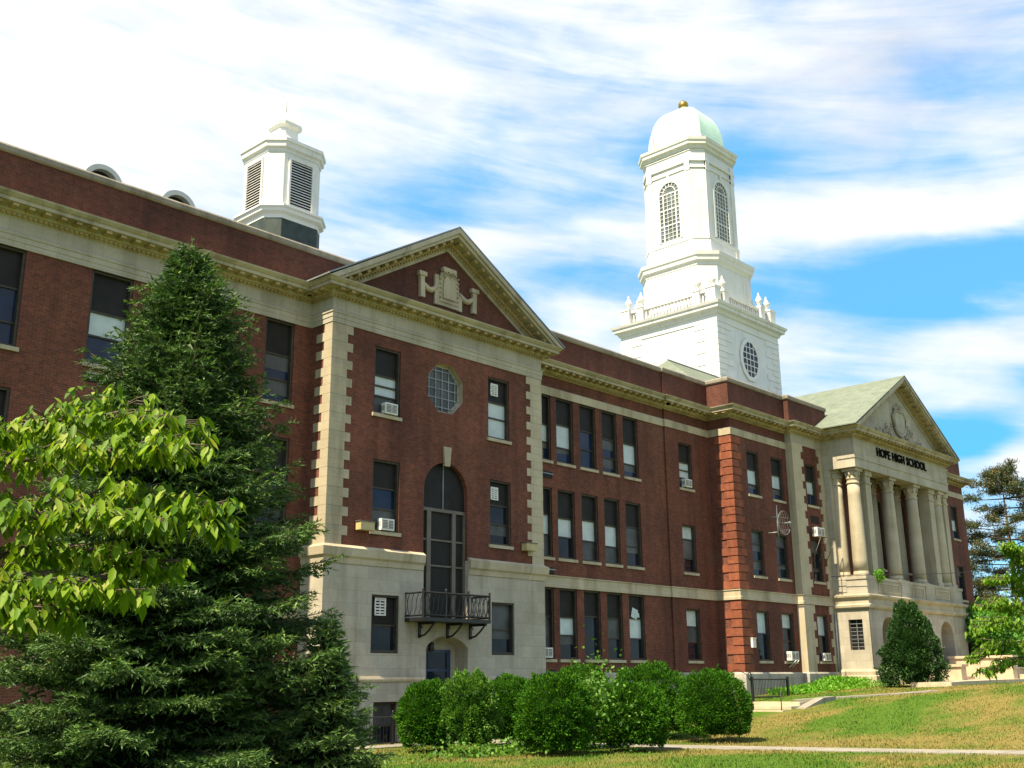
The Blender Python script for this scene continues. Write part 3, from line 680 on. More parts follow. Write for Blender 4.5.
mb = MB(); mb.box(54.55, 55.45, PB - .02, PB + .1, 8.2, 8.62); part(mb, 'wall_vent', PANEL)

# ---- string courses of the brick parts
mb = MB()
sweep(mb, [(X2 + .0, PM), (X3, PM), (X3, PM2), (X4, PM2), (X4, PC), (X5, PC), (X5, PB)], [(-.05, ZT), (.05, ZT), (.06, 12.46), (.03, 12.5), (-.05, 12.5)])
part(mb, 'string_course', TRIM); mb = MB()
sweep(mb, [(X8, PB), (X8, PC), (X9, PC), (X9, 40)], [(-.05, ZT), (.05, ZT), (.06, 12.46), (.03, 12.5), (-.05, 12.5)])
part(mb, 'string_course', TRIM)
mb = MB(); sc_ = [(-.05, 3.76), (.08, 3.76), (.08, 3.9), (.06, 3.93), (.06, 4.2), (.1, 4.22), (.1, 4.26), (-.05, 4.28)]
sweep(mb, [(X2, PM), (X3, PM), (X3, PM2), (X4, PM2), (X4, PC), (X5, PC), (X5, PB), (X6, PB)], sc_); part(mb, 'string_course', TRIM); mb = MB(); sweep(mb, [(X7, PB), (X8, PB), (X8, PC), (X9, PC), (X9, 40)], sc_); part(mb, 'string_course', TRIM); mb = MB()
sweep(mb, [(XL0, PL), (X1 - .04, PL)], [(-.05, 2.0), (.06, 2.0), (.06, 2.42), (-.05, 2.42)])
part(mb, 'string_course', TRIM)
mb = MB(); bp = [(-.05, GZ), (.14, GZ), (.14, .2), (.08, .28), (-.05, .28)]
sweep(mb, [(X2, PM), (X3, PM), (X3, PM2), (X4, PM2), (X4, PC), (X5, PC), (X5, PB), (X6 - .1, PB)], [(o, min(z, .0) if z > 0 and False else z) for o, z in bp])
part(mb, 'base_course', BASE); mb = MB()
sweep(mb, [(X7, PB), (X8, PB), (X8, PC), (X9, PC), (X9, 40)], bp)
part(mb, 'base_course', BASE)

# ---- entablature
PA = [(XL0, PL), (X1, PL), (X1, PP), (X2, PP), (X2, PM), (X3, PM), (X3, PM2), (X4, PM2), (X4, PC), (X5, PC), (X5, PB), (X6, PB), (X6, 26.6), (X7, 26.6), (X7, PB), (X8, PB), (X8, PC), (X9, PC), (X9, 44)]
mb = MB(); fz = [(-.1, ZT), (.05, ZT), (.05, 12.28), (.07, 12.3), (.07, 12.44), (.1, 12.47), (.1, 12.52), (.03, 12.54), (.03, 13.01), (-.1, 13.01)]
sweep(mb, PA[:5] + [(X2 - .0, PM + .3)], fz)
part(mb, 'frieze', STONE); mb = MB()
sweep(mb, [(X5, PC + .3), (X5, PB), (X6, PB)], [(-.1, 12.48), (.03, 12.48), (.03, 13.01), (-.1, 13.01)])
part(mb, 'frieze', STONE); mb = MB()
sweep(mb, [(X7, PB), (X8, PB), (X8, PC + .3)], [(-.1, 12.48), (.03, 12.48), (.03, 13.01), (-.1, 13.01)])
part(mb, 'frieze', STONE)
mb = MB(); cp = [(-.2, 13.0), (.05, 13.0), (.06, 13.03), (.16, 13.12), (.2, 13.125), (.22, 13.16), (.22, 13.25), (.58, 13.262), (.58, 13.37), (.62, 13.385), (.70, 13.47), (.72, 13.52), (-.2, 13.6)]
sweep(mb, PA, cp); part(mb, 'cornice', CORN)
mb = MB(); along(mb, PA, 13.03, 13.115, .02, .17, .085, .155); along(mb, PA, 13.165, 13.255, .2, .53, .17, .47); part(mb, 'dentil_course', DENT)
# parapets
mb = MB(); cop = MB()
pp = [(.0, 13.53), (.0, 14.95), (-.35, 14.95), (-.35, 13.53)]
cc = [(.05, 14.93), (.09, 14.98), (.09, 15.12), (.02, 15.2), (-.42, 15.2), (-.42, 14.93)]
for ph in ([(XL0, PL), (X1 + 1.8, PL)], [(X2 - 1.9, PM), (X3, PM), (X3, PM2), (X4, PM2), (X4, PC), (X5, PC), (X5, PB), (X6 + .9, PB)], [(X7 - .9, PB), (X8, PB), (X8, PC), (X9, PC), (X9, 44)]):
    mb = MB(); cop = MB(); sweep(mb, ph, pp); sweep(cop, ph, cc); part(mb, 'parapet', SBRICK); part(cop, 'coping', COPE)

# ---- pediments
def pediment(xc, half, za, Yw, tmat, name):
    zb = 13.5; s_ = (za - zb) / half; cs = 1 / math.sqrt(1 + s_ * s_); rk = MB(); dn = MB(); f = FY(Yw)
    lay = [(.0, .17, .74, -.02), (.17, .30, .66, .0), (.30, .44, .22, .0), (.44, .57, .10, .0), (.57, .68, .06, .01)]
    def lx(t0): return zb + (t0 / cs) / s_ * 0 + 0
    for sg in (-1, 1):
        rk = MB()
        for t0, t1, o, e in lay:
            a = t0 / cs; b_ = t1 / cs
            xa = xc + sg * (half - a / s_); xb = xc + sg * (half - b_ / s_)
            rk.prism([(xa, zb + e), (xc, za - a), (xc, za - b_), (xb, zb + e)], -o, .3, f)
        part(rk, 'raking_cornice', CORN)
    L = half / cs; tx, tz = cs, s_ * cs
    for sg in (-1, 1):
        def blocks(pitch, w_, t0, t1, o0, o1, st):
            k = int((L - st) / pitch)
            for i in range(k):
                d = st + i * pitch; o_ = Vector((xc - sg * (half - d * tx) - 0, Yw - o1, zb + d * tz))
                nx, nzv = sg * tz, -tx
                if o_.z - t1 * tx < zb: continue
                p = Vector((xc + sg * -(half - d * tx), Yw - o1, zb + d * tz)) + Vector((sg * tz, 0, -tx)) * t0
                dn.obox(p, (sg * tx * w_, 0, tz * w_), (0, o1 - o0, 0), (sg * tz * (t1 - t0), 0, -tx * (t1 - t0)))
        dn = MB(); a = .39 / cs; b_ = .47 / cs; dn.prism([(xc + sg * (half - a / s_), zb + .004), (xc, za - a), (xc, za - b_), (xc + sg * (half - b_ / s_), zb + .004)], -.235, -.03, f); blocks(.47, .17, .31, .41, .2, .56, .9); blocks(.155, .085, .45, .55, .02, .15, 1.5); part(dn, 'dentil_course', DENT)
    ty = MB(); a = .6 / cs
    ty.prism([(xc - half + a / s_, zb - .03), (xc, za - a), (xc + half - a / s_, zb - .03)], 0.0, .2, f); part(ty, 'tympanum', tmat)
    return s_
pediment(27.325, 6.17, 17.09, PP, SBRICK, 'p')
# gable roof behind the pavilion pediment
def gable(xc, half, za, y0, y1, mat, zb=13.52, th=.06):
    mb = MB()
    for sg in (-1, 1):
        mb.add([(xc + sg * half, y0, zb), (xc, y0, za), (xc, y1, za), (xc + sg * half, y1, zb), (xc + sg * half, y0, zb + th), (xc, y0, za + th), (xc, y1, za + th), (xc + sg * half, y1, zb + th)],
               [(0, 1, 2, 3), (4, 5, 6, 7), (0, 1, 5, 4), (2, 3, 7, 6), (0, 3, 7, 4)])
    return part(mb, 'roof', mat)
gable(27.325, 6.2, 17.10, PP - .75, 41, LEAD)
pediment(XC - .12, 7.12, 17.62, 26.6, STONE, 'q')
gable(XC - .12, 7.2, 17.63, 26.6 - .76, 36.05, GREENROOF)
mb = MB(); mb.box(X6 - .62, X6 - .4, 26.3, 28.4, 13.53, 13.66); part(mb, 'snow_guard', WOODW)
# crest of the pavilion pediment
mb = MB(); Yt = PP + .03; cx0 = 27.35
sh = [(-.62, 14.02), (.62, 14.02), (.66, 14.6), (.58, 15.1), (.35, 15.42), (-.35, 15.42), (-.58, 15.1), (-.66, 14.6)]
mb.prism([(cx0 + u, v) for u, v in sh], -.13, .02, FY(Yt))
mb.prism([(cx0 + u * .62, 14.18 + (v - 14.02) * .72) for u, v in sh], -.19, -.1, FY(Yt))
mb.box(cx0 - .42, cx0 + .42, Yt - .2, Yt, 15.38, 15.56); mb.box(cx0 - .78, cx0 + .78, Yt - .1, Yt, 13.86, 14.04)
mb.box(cx0 - .86, cx0 - .62, Yt - .12, Yt, 13.84, 15.15); mb.box(cx0 + .62, cx0 + .86, Yt - .12, Yt, 13.84, 14.5)
for k in range(6):
    for sg in (-1, 1): mb.lathe([(.0, 14.2 + .2 * k - .06), (.07, 14.2 + .2 * k), (.0, 14.2 + .2 * k + .06)], cx0 + sg * .55, Yt - .16, 6)
for q in (0, 1, 2): mb.tube([(cx0 - .3 + .3 * q + .12 * math.cos(a), Yt - .2, 15.25 + .1 * math.sin(a)) for a in np.linspace(0, 5.2, 9)], .03, 5)
for sg in (-1, 1):
    mb.tube([(cx0 + sg * (.72 + .9 * k / 8), Yt - .08, 14.62 - .25 * math.sin(PI * k / 8)) for k in range(9)], [.07, .1, .12, .13, .11, .13, .12, .1, .07], 8)
    mb.prism([(cx0 + sg * 1.48, 15.0), (cx0 + sg * 1.85, 15.0), (cx0 + sg * 1.8, 14.75), (cx0 + sg * 1.78, 13.95), (cx0 + sg * 1.5, 13.95), (cx0 + sg * 1.55, 14.75)], -.16, .02, FY(Yt))
    mb.prism([(cx0 + sg * 1.44, 14.86), (cx0 + sg * 1.9, 14.86), (cx0 + sg * 1.9, 15.04), (cx0 + sg * 1.44, 15.04)], -.2, .02, FY(Yt))
mb.v = [(27.36 + (x - 27.35) * .84, y, 13.98 + (z - 13.86) * .93) for x, y, z in mb.v]; part(mb, 'carved_crest', TRIM)
# shield relief of the portico pediment
mb = MB(); Yt = 26.6; XS = XC - .12
sh2 = [(-.75, 14.5), (-.45, 14.15), (0, 13.98), (.45, 14.15), (.75, 14.5), (.85, 15.2), (.6, 15.55), (-.6, 15.55), (-.85, 15.2)]
mb.prism([(XC + u, v) for u, v in sh2], -.1, .02, FY(Yt)); mb.prism([(XC + u * .8, 14.84 + (v - 14.84) * .8) for u, v in sh2], -.14, -.05, FY(Yt))
mb.tube([(XC + u, Yt - .1, v) for u, v in sh2 + sh2[:1]], .09, 6)
for k in range(5): mb.lathe([(.0, 15.6 + .12 * k % .3), (.13, 15.7 + .12 * k % .3), (.0, 15.85 + .12 * k % .3)], XC - .5 + .25 * k, Yt - .04, 8)
rr = random.Random(4); shd = part(mb, 'carved_shield', STONE)
for sg in (-1, 1):
    for k in range(18):
        x0_ = XC - .12 + sg * rr.uniform(.95, 3.1); hz = 13.75 + rr.uniform(.1, 1.5) * max(.1, 1 - abs(x0_ - XC) / 3.6); q0 = rr.uniform(0, 6); r_ = rr.uniform(.12, .3)
        mb = MB(); mb.tube([(x0_ + r_ * (1 - j / 14) * math.cos(q0 + j * .5 * sg), Yt - .03, hz + r_ * (1 - j / 14) * math.sin(q0 + j * .5 * sg)) for j in range(11)], [.015 + .045 * math.sin(PI * (j + .5) / 11) for j in range(11)], 5); mb.build('scroll', STONE, shd)

# ---- portico
mb = MB()
f = FX(X6)
wall(mb, 26.62, PB, GZ, 3.6, [(27.02, 27.82, 1.42, 3.02, .3)], f)
holp = []
for xc in (58.75, XC, 66.65): holp.append((xc - .95, xc + .95, -.6, 3.2, 1.2, 'lr'))
wall(mb, X6, X7 + .3, GZ, 3.6, holp, FY(26.6))
for xc in (58.75, XC, 66.65):
    arc2 = [(xc - .95 * math.cos(PI * i / 16), 2.25 + .95 * math.sin(PI * i / 16)) for i in range(17)]
    spandrels(mb, arc2, ((xc - .95, 3.2), (xc + .95, 3.2)), FY(26.6), 1.2)
    mb.box(xc - 1.2, xc + 1.2, 27.8, 27.9, -.6, 3.4)
mb.box(X7 + .0, X7 + .3, 26.65, PB, GZ, 3.6)
part(mb, 'podium_wall', STONE)
for xc in (58.75, XC, 66.65):
    mb = MB(); mb.box(xc - .7, xc + .7, 27.72, 27.8, -.4, 2.3); d_ = part(mb, 'door', MULL); mb = MB(); mb.box(xc - .5, xc - .06, 27.69, 27.73, .9, 2.1); mb.box(xc + .06, xc + .5, 27.69, 27.73, .9, 2.1); mb.build('pane', GLASS, d_)
mb = MB(); mb.add([(X6 + .25, 27.0, 1.4), (X6 + .25, 27.85, 1.4), (X6 + .25, 27.85, 3.05), (X6 + .25, 27.0, 3.05)], [(0, 1, 2, 3)]); gw = part(mb, 'louvred_window', PANEL)
mb = MB()
for k in range(7): mb.box(X6 + .12, X6 + .15, 27.04, 27.8, 1.58 + k * .2, 1.61 + k * .2)
mb.box(X6 + .13, X6 + .16, 27.4, 27.44, 1.43, 3.0)
mb.build('bars', LEAD, gw)
PPF = [(X6, PB), (X6, 26.6), (X7 + .3, 26.6), (X7 + .3, PB)]
mb = MB(); sweep(mb, PPF, [(-.1, 3.58), (.1, 3.58), (.16, 3.66), (.18, 3.78), (.08, 3.85), (.08, 4.08), (.22, 4.2), (.24, 4.3), (.04, 4.36), (-.1, 4.36)]); part(mb, 'belt_course', TRIM)
mb = MB(); sweep(mb, PPF, [(-.3, .1), (.1, .1), (.12, .3), (.04, .42), (-.3, .42)]); part(mb, 'base_course', TRIM); mb = MB(); sweep(mb, PPF, [(-.3, GZ), (.18, GZ), (.18, .06), (.1, .1), (-.3, .1)]); part(mb, 'base_course', TRIM)
mb = MB(); pd = MB()
colx = (57.0, 61.35, 64.7, 68.36); CY = 27.12
sweep(mb, PPF, [(-.25, 4.36), (.0, 4.36), (.0, 5.12), (.05, 5.16), (.05, 5.3), (-.25, 5.3)])
for x in colx: mb.box(x - .60, x + .60, 26.56, CY + .60, 4.33, 5.33)
mb.box(X6 - .03, X7 + .33, 27.75, PB, 4.5, 5.2)
part(mb, 'pedestal_course', STONE)
for a, b_ in zip(colx, colx[1:]):
    pn = MB(); x0_, x1_ = a + .85, b_ - .85
    pn.box(x0_, x1_, 26.555, 26.61, 4.5, 4.58); pn.box(x0_, x1_, 26.555, 26.61, 4.95, 5.03); pn.box(x0_, x0_ + .1, 26.557, 26.61, 4.58, 4.95); pn.box(x1_ - .1, x1_, 26.557, 26.61, 4.58, 4.95)
    for k in range(4): pn.box(x0_ + .12, x1_ - .12, 26.575, 26.61, 4.61 + k * .085, 4.65 + k * .085)
    part(pn, 'recessed_panel', TRIM)
COLZ0, COLZ1 = 5.31, 11.32
for x, CYk, q0 in [(x, CY, 1.0) for x in colx] + [(x, 28.14, .90) for x in colx]:     # front columns, and the engaged columns behind them
    mb = MB(); pr = []
    for k in range(9):
        q = k / 8; pr.append((q0 * (.40 - .065 * q ** 1.7), COLZ0 + .30 + (COLZ1 - .85 - COLZ0 - .30) * q))
    mb.lathe(pr, x, CYk, 24); c_ = part(mb, 'column', COLM)
    mb = MB(); mb.box(x - .41 * q0, x + .41 * q0, CYk - .41 * q0, CYk + .41 * q0, COLZ0 - .02, COLZ0 + .10); mb.lathe([(.405 * q0, COLZ0 + .10), (.43 * q0, COLZ0 + .15), (.42 * q0, COLZ0 + .2), (.405 * q0, COLZ0 + .22), (.42 * q0, COLZ0 + .27), (.395 * q0, COLZ0 + .31)], x, CYk, 24); mb.build('column_base', COLM, c_)
    mb = MB(); zc = COLZ1 - .87
    mb.lathe([(r * q0, zc + z) for r, z in ((.335, 0), (.385, .04), (.385, .09), (.335, .13), (.335, .26), (.37, .29), (.38, .33), (.345, .36), (.355, .5), (.405, .72))], x, CYk, 24)
    for k in range(8):
        a = PI / 4 * k; mb.tube([(x + .33 * q0 * math.cos(a), CYk + .33 * q0 * math.sin(a), zc + .38), (x + .38 * q0 * math.cos(a), CYk + .38 * q0 * math.sin(a), zc + .55), (x + .43 * q0 * math.cos(a), CYk + .43 * q0 * math.sin(a), zc + .64)], [.07, .06, .03], 5)
    mb.box(x - .42 * q0, x + .42 * q0, CYk - .42 * q0, CYk + .42 * q0, zc + .72, zc + .88); mb.build('capital', TRIM, c_)
for x0_, x1_ in ((57.95, 58.6), (66.7, 67.4), (68.95, 69.5)):
    mb = MB(); mb.box(x0_, x1_, CY - .28, CY + .4, 5.29, 11.35); mb.box(x0_ - .06, x1_ + .06, CY - .34, CY + .46, 5.28, 5.55); mb.box(x0_ - .05, x1_ + .05, CY - .33, CY + .45, 10.6, 10.7); mb.box(x0_ - .08, x1_ + .08, CY - .36, CY + .48, 11.05, 11.33); part(mb, 'pier', COLM)
mb = MB(); mb.box(X6, X7, 26.6, CY + .5, 11.34, 13.05); mb.box(X6 + .003, X6 + .9, CY + .5, PB + .1, 11.34, 13.05); mb.box(X7 - .9, X7 - .003, CY + .5, PB + .1, 11.34, 13.05)
mb.box(X6 - .04, X7 + .04, 26.56, CY + .53, 11.85, 11.95); mb.box(X6 + .9, X7 - .9, CY + .5, PB + .1, 12.6, 12.8)
part(mb, 'architrave', STONE)
mb = MB(); wall(mb, X6 + .2, X7, 5.2, 12.6, [(59.0 + .2, 60.4, 6.2, 10.4), (62.4, 63.6, 6.2, 10.4), (65.6, 66.9, 6.2, 10.4)], FY(PB - .03)); part(mb, 'wall', BRICK)
for a, b_ in ((59.2, 60.4), (62.4, 63.6), (65.6, 66.9)): window(a, b_, 6.2, 10.4, PB - .03, ((.3, 'P'), (.35, 'D'), (.35, 'G')))
mb = MB(); mb.box(X6 + .03, X6 + .34, 28.2, PB + .04, 5.2, 11.36); part(mb, 'pier', STONE); mb = MB(); mb.box(X7 - .5, X7 - .03, 28.2, PB + .04, 5.2, 11.36); part(mb, 'pier', STONE)
# lettering
cu = bpy.data.curves.new('lettering', 'FONT'); cu.body = 'HOPE HIGH SCHOOL'; cu.size = .60; cu.extrude = .03; cu.offset = .010; cu.space_character = 1.12
cu.align_x = 'CENTER'; to = bpy.data.objects.new('tmp_text', cu); col.objects.link(to); bpy.context.view_layer.update()
me = bpy.data.meshes.new_from_object(to.evaluated_get(bpy.context.evaluated_depsgraph_get())); bpy.data.objects.remove(to)
me.materials.clear(); me.materials.append(BLACKL); me.name = 'lettering'
xsv = [v.co.x for v in me.vertices]; wd = max(xsv) - min(xsv); sxx = 6.85 / wd
for v in me.vertices: v.co = Vector((v.co.x * sxx, -v.co.z - .04, v.co.y * 1.18))
lo = bpy.data.objects.new('lettering', me); link(lo, B, Vector((XC - .05, 26.6, 12.33)))

# ---- roofs
mb = MB(); mb.box(XL0 + .3, X4, 30.9, 45.5, 14.3, 14.45); mb.box(X4 + .01, X9 - .5, 29.5, 45.5, 14.28, 14.46); part(mb, 'roof', FLATROOF)
mb = MB(); mb.box(XL0 + .02, X9 - .02, 45.6, 46, GZ, 15.1); part(mb, 'wall', BRICK)
mb = MB(); zr = 18.7; yr = 36.2
mb.add([(52.6, yr, zr), (58.4, yr, zr), (58.4, 31.2, 15.2), (49.4, 31.2, 15.2), (49.4, 42, 15.2), (58.4, 42, 15.2)], [(0, 1, 2, 3), (0, 3, 4), (0, 4, 5, 1)])
part(mb, 'roof', GREENROOF)
mb = MB()
mb.tube([(52.6, yr, zr + .03), (58.4, yr, zr + .03)], .06, 6, False); part(mb, 'ridge_cap', LEAD)
for xh in (15.55, 18.47):
    mb = MB(); n = 16; r0, r1 = .74, .56; zc_ = 16.82
    outer = [(xh - r0, 14.4)] + [(xh - r0 * math.cos(PI * i / n), zc_ + r0 * math.sin(PI * i / n)) for i in range(n + 1)] + [(xh + r0, 14.4)]
    inner = [(xh + r1, 14.4)] + [(xh + r1 * math.cos(PI * i / n), zc_ + r1 * math.sin(PI * i / n)) for i in range(n + 1)] + [(xh - r1, 14.4)]
    m_ = len(outer)
    inr = inner[::-1]
    for k in range(m_ - 1):
        a, b_, c, d = outer[k], outer[k + 1], inr[k + 1], inr[k]; f = FY(34.)
        mb.add([f(*a, 0), f(*b_, 0), f(*c, 0), f(*d, 0), f(*a, 2.2), f(*b_, 2.2), f(*c, 2.2), f(*d, 2.2)], [(0, 1, 2, 3), (0, 1, 5, 4), (3, 2, 6, 7), (4, 5, 6, 7)])
    rv = part(mb, 'roof_vent', GALV)
    mb = MB(); mb.prism([(xh - .6, 14.4), *[(xh - .6 * math.cos(PI * i / n), zc_ + .6 * math.sin(PI * i / n)) for i in range(n + 1)], (xh + .6, 14.4)], .25, .3, FY(34.)); mb.build('louvre', PANEL, rv)

# ---- octagon helpers for tower and cupola
def oc8(A, c, cx, cy): return [(cx - A, cy - A + c), (cx - A + c, cy - A), (cx + A - c, cy - A), (cx + A, cy - A + c), (cx + A, cy + A - c), (cx + A - c, cy + A), (cx - A + c, cy + A), (cx - A, cy + A - c)]
def octstack(mb, st, cx, cy): mb.rings([[(x, y, z) for x, y in oc8(A, c, cx, cy)] for A, c, z in st])
def urn(mb, x, y, z, s_=1.0):
    mb.box(x - .2 * s_, x + .2 * s_, y - .2 * s_, y + .2 * s_, z, z + .12 * s_)
    mb.lathe([(.12 * s_, z + .12 * s_), (.09 * s_, z + .2 * s_), (.22 * s_, z + .36 * s_), (.29 * s_, z + .56 * s_), (.30 * s_, z + .66 * s_), (.2 * s_, z + .72 * s_), (.23 * s_, z + .78 * s_), (.13 * s_, z + .92 * s_), (.06 * s_, z + 1.05 * s_), (.09 * s_, z + 1.14 * s_), (.0, z + 1.28 * s_)], x, y, 12)
# ---- tower
TX, TY, TH = 62.32, 40.1, 3.92
mb = MB(); mb.box(TX - TH, TX + TH, TY - TH, TY + TH, 14.4, 23.2); tower = part(mb, 'tower', CLAP)
mb = MB()
n = 20; h = 8.2 / n
for sx_, sy_ in ((-1, -1), (1, -1), (-1, 1), (1, 1)):
    mb = MB()
    for i in range(n):
        lf = 1.75 if i % 2 else .95
        x0_, x1_ = sorted((TX + sx_ * (TH + .035), TX + sx_ * (TH - lf))); y0_, y1_ = sorted((TY + sy_ * (TH + .035), TY + sy_ * (TH - lf)))
        mb.box(x0_, x1_, y0_, y1_, 14.5 + i * h, 14.5 + (i + 1) * h - .04)
    mb.build('quoins', WOODW, tower)
sq = lambda H, dx=0: [(TX - H, TY - H), (TX + H, TY - H), (TX + H, TY + H), (TX - H, TY + H)]
mb = MB(); sweep(mb, sq(TH), [(-.1, 22.68), (.05, 22.68), (.05, 22.78), (.02, 22.8), (.02, 23.15), (.12, 23.2), (.2, 23.4), (.4, 23.48), (.42, 23.66), (.5, 23.72), (.56, 23.88), (-.2, 23.95), (-.2, 23.0)], True)
mb.build('cornice', WOODW, tower); mb = MB(); mb.box(TX - TH - .1, TX + TH + .1, TY - TH - .1, TY + TH + .1, 23.75, 23.92); mb.build('deck', WOODW, tower)
mb = MB(); bt = MB(); TB = TH - .02
for sx_, sy_ in ((1, 0), (-1, 0), (0, 1), (0, -1)):
    tx, ty = -sy_, sx_
    def pt(u, o): return (TX + sx_ * (TB + o) + tx * u, TY + sy_ * (TB + o) + ty * u)
    for u in (-TB + .35, -2.35, 2.35, TB - .35):
        wv_ = .36 if abs(u) > 3 else .27
        if abs(u) > 3 and sx_ == 0: continue
        cx_, cy_ = pt(u, -.35); mb.box(cx_ - wv_, cx_ + wv_, cy_ - wv_, cy_ + wv_, 23.9, 25.08); mb.box(cx_ - wv_ - .05, cx_ + wv_ + .05, cy_ - wv_ - .05, cy_ + wv_ + .05, 25.08, 25.2)
    a, b_ = pt(-TB + .35, -.35), pt(TB - .35, -.35)
    for z0, z1, ww in ((23.9, 24.1, .17), (24.9, 25.06, .16)):
        x0_, x1_ = sorted((a[0], b_[0])); y0_, y1_ = sorted((a[1], b_[1])); mb.box(x0_ - ww, x1_ + ww, y0_ - ww, y1_ + ww, z0 + .003 * sx_, z1 + .003 * sx_)
    u = -3.3; bt = MB()
    while u < 3.31:
        if abs(abs(u) - 2.35) > .34:
            q = pt(u, -.35); bt.lathe([(.05, 24.08), (.11, 24.3), (.05, 24.6), (.08, 24.92)], q[0], q[1], 6)
        u += .275
        if bt.v and (u > 3.31 or abs(abs(u) - 2.35) <= .34): bt.build('balusters', WOODW, tower); bt = MB()
rl = mb.build('balustrade', WOODW, tower)
for sx_, sy_ in ((1, 0), (-1, 0), (0, 1), (0, -1)):
    for u in (-2.35, 2.35):
        mb = MB(); urn(mb, TX + sx_ * (TB - .35) - sy_ * u, TY + sy_ * (TB - .35) + sx_ * u, 25.2, .88); mb.build('urn', WOODW, tower)
for sx_, sy_ in ((1, 1), (-1, 1), (1, -1), (-1, -1)):
    mb = MB(); urn(mb, TX + sx_ * (TB - .42), TY + sy_ * (TB - .42), 25.2, .88); mb.build('urn', WOODW, tower)
# oval window in the base, seen on each free side
for fc in (FY(TY - TH), FX(TX - TH)):
    cu_ = (TX - .08) if fc(0, 0, 0)[1] != 0 else TY
    uu, vv = cu_, 20.75
    mb = MB(); of = []; n = 12
    ring = lambda ra, rb: [(uu + ra * math.cos(2 * PI * (k + .5) / n), vv + rb * math.sin(2 * PI * (k + .5) / n)) for k in range(n)]
    o1, i1 = ring(1.28, 1.55), ring(.98, 1.25)
    for k in range(n):
        j = (k + 1) % n; mb.add([fc(*o1[k], -.02), fc(*o1[j], -.02), fc(*o1[j], -.1), fc(*o1[k], -.1), fc(*i1[j], -.1), fc(*i1[k], -.1), fc(*i1[j], -.01), fc(*i1[k], -.01)], [(0, 1, 2, 3), (3, 2, 4, 5), (5, 4, 6, 7)])
    if fc(0, 0, 0)[1] == 0: continue
    ob = mb.build('octagonal_window', WOODW, tower)
    mb = MB()
    mb.add([fc(*p, -.045) for p in i1], [tuple(range(n))]); mb.build('pane', GLASS, tower)
    mb = MB()
    for k in (-1, 0, 1):
        hh = 1.22 * math.sqrt(max(.1, 1 - (k * .45) ** 2)); q0, q1 = fc(uu + k * .45 - .03, vv - hh, -.075), fc(uu + k * .45 + .03, vv + hh, -.05); mb.box(*sorted((q0[0], q1[0])), *sorted((q0[1], q1[1])), q0[2], q1[2])
    for k in (-2, -1, 0, 1, 2):
        hh = .96 * math.sqrt(max(.05, 1 - (k * .36) ** 2)); q0, q1 = fc(uu - hh, vv + k * .42 - .03, -.072), fc(uu + hh, vv + k * .42 + .03, -.05); mb.box(*sorted((q0[0], q1[0])), *sorted((q0[1], q1[1])), q0[2], q1[2])
    mb.build('glazing_bars', WOODW, tower)
# octagonal stages (photo shows the upper stages a little to the left)
mb = MB(); ax_, ay_ = 62.33, 40.1
octstack(mb, [(3.12, .97, 23.9), (3.12, .97, 27.55)], ax_, ay_); mb.build('octagonal_stage', WOODW, tower)
mb = MB(); sweep(mb, oc8(3.12, .97, ax_, ay_), [(-.3, 27.3), (.03, 27.3), (.06, 27.5), (.2, 27.62), (.22, 27.85), (.3, 27.95), (.34, 28.2), (-.6, 28.42), (-.6, 27.4)], True); mb.build('cornice', WOODW, tower)
ax_ = 62.05
mb = MB(); octstack(mb, [(2.66, .74, 28.2), (2.66, .74, 29.5), (2.58, .7, 29.55), (2.58, .7, 36.6)], ax_, ay_); ust = mb.build('belfry', CLAP, tower)
mb = MB(); A, c = 2.58, .7
for z0, z1, pr in ((29.35, 29.62, .12), (34.75, 34.9, .07), (35.25, 35.42, .12), (36.1, 36.2, .06)):
    mb = MB(); sweep(mb, oc8(A, c, ax_, ay_), [(-.05, z0), (pr, z0 + .02), (pr, z1 - .02), (-.05, z1)], True); mb.build('string_course', WOODW, tower)
mb = MB(); sweep(mb, oc8(A, c, ax_, ay_), [(-.1, 36.2), (.08, 36.25), (.14, 36.45), (.3, 36.52), (.31, 36.7), (.38, 36.78), (.42, 36.98), (-.3, 37.1), (-.3, 36.3)], True)
mb.build('cornice', WOODW, tower)
mb = MB(); wins = []
for sx_, sy_ in ((-1, 0), (0, -1), (1, 0), (0, 1)):
    hw = A - c
    for u0, u1 in ((-hw + .02, -hw + .46), (hw - .46, hw - .02)):
        for z0, z1, o in ((28.3, 29.3, .14), (29.62, 35.9, .07), (34.6, 35.3, .11)):
            if sx_: x0_, x1_ = sorted((ax_ + sx_ * (A - .02), ax_ + sx_ * (A + o))); mb.box(x0_, x1_, ay_ + u0, ay_ + u1, z0, z1)
            else: y0_, y1_ = sorted((ay_ + sy_ * (A - .02), ay_ + sy_ * (A + o))); mb.box(ax_ + u0, ax_ + u1, y0_, y1_, z0, z1)
mb.build('pilasters', WOODW, tower)
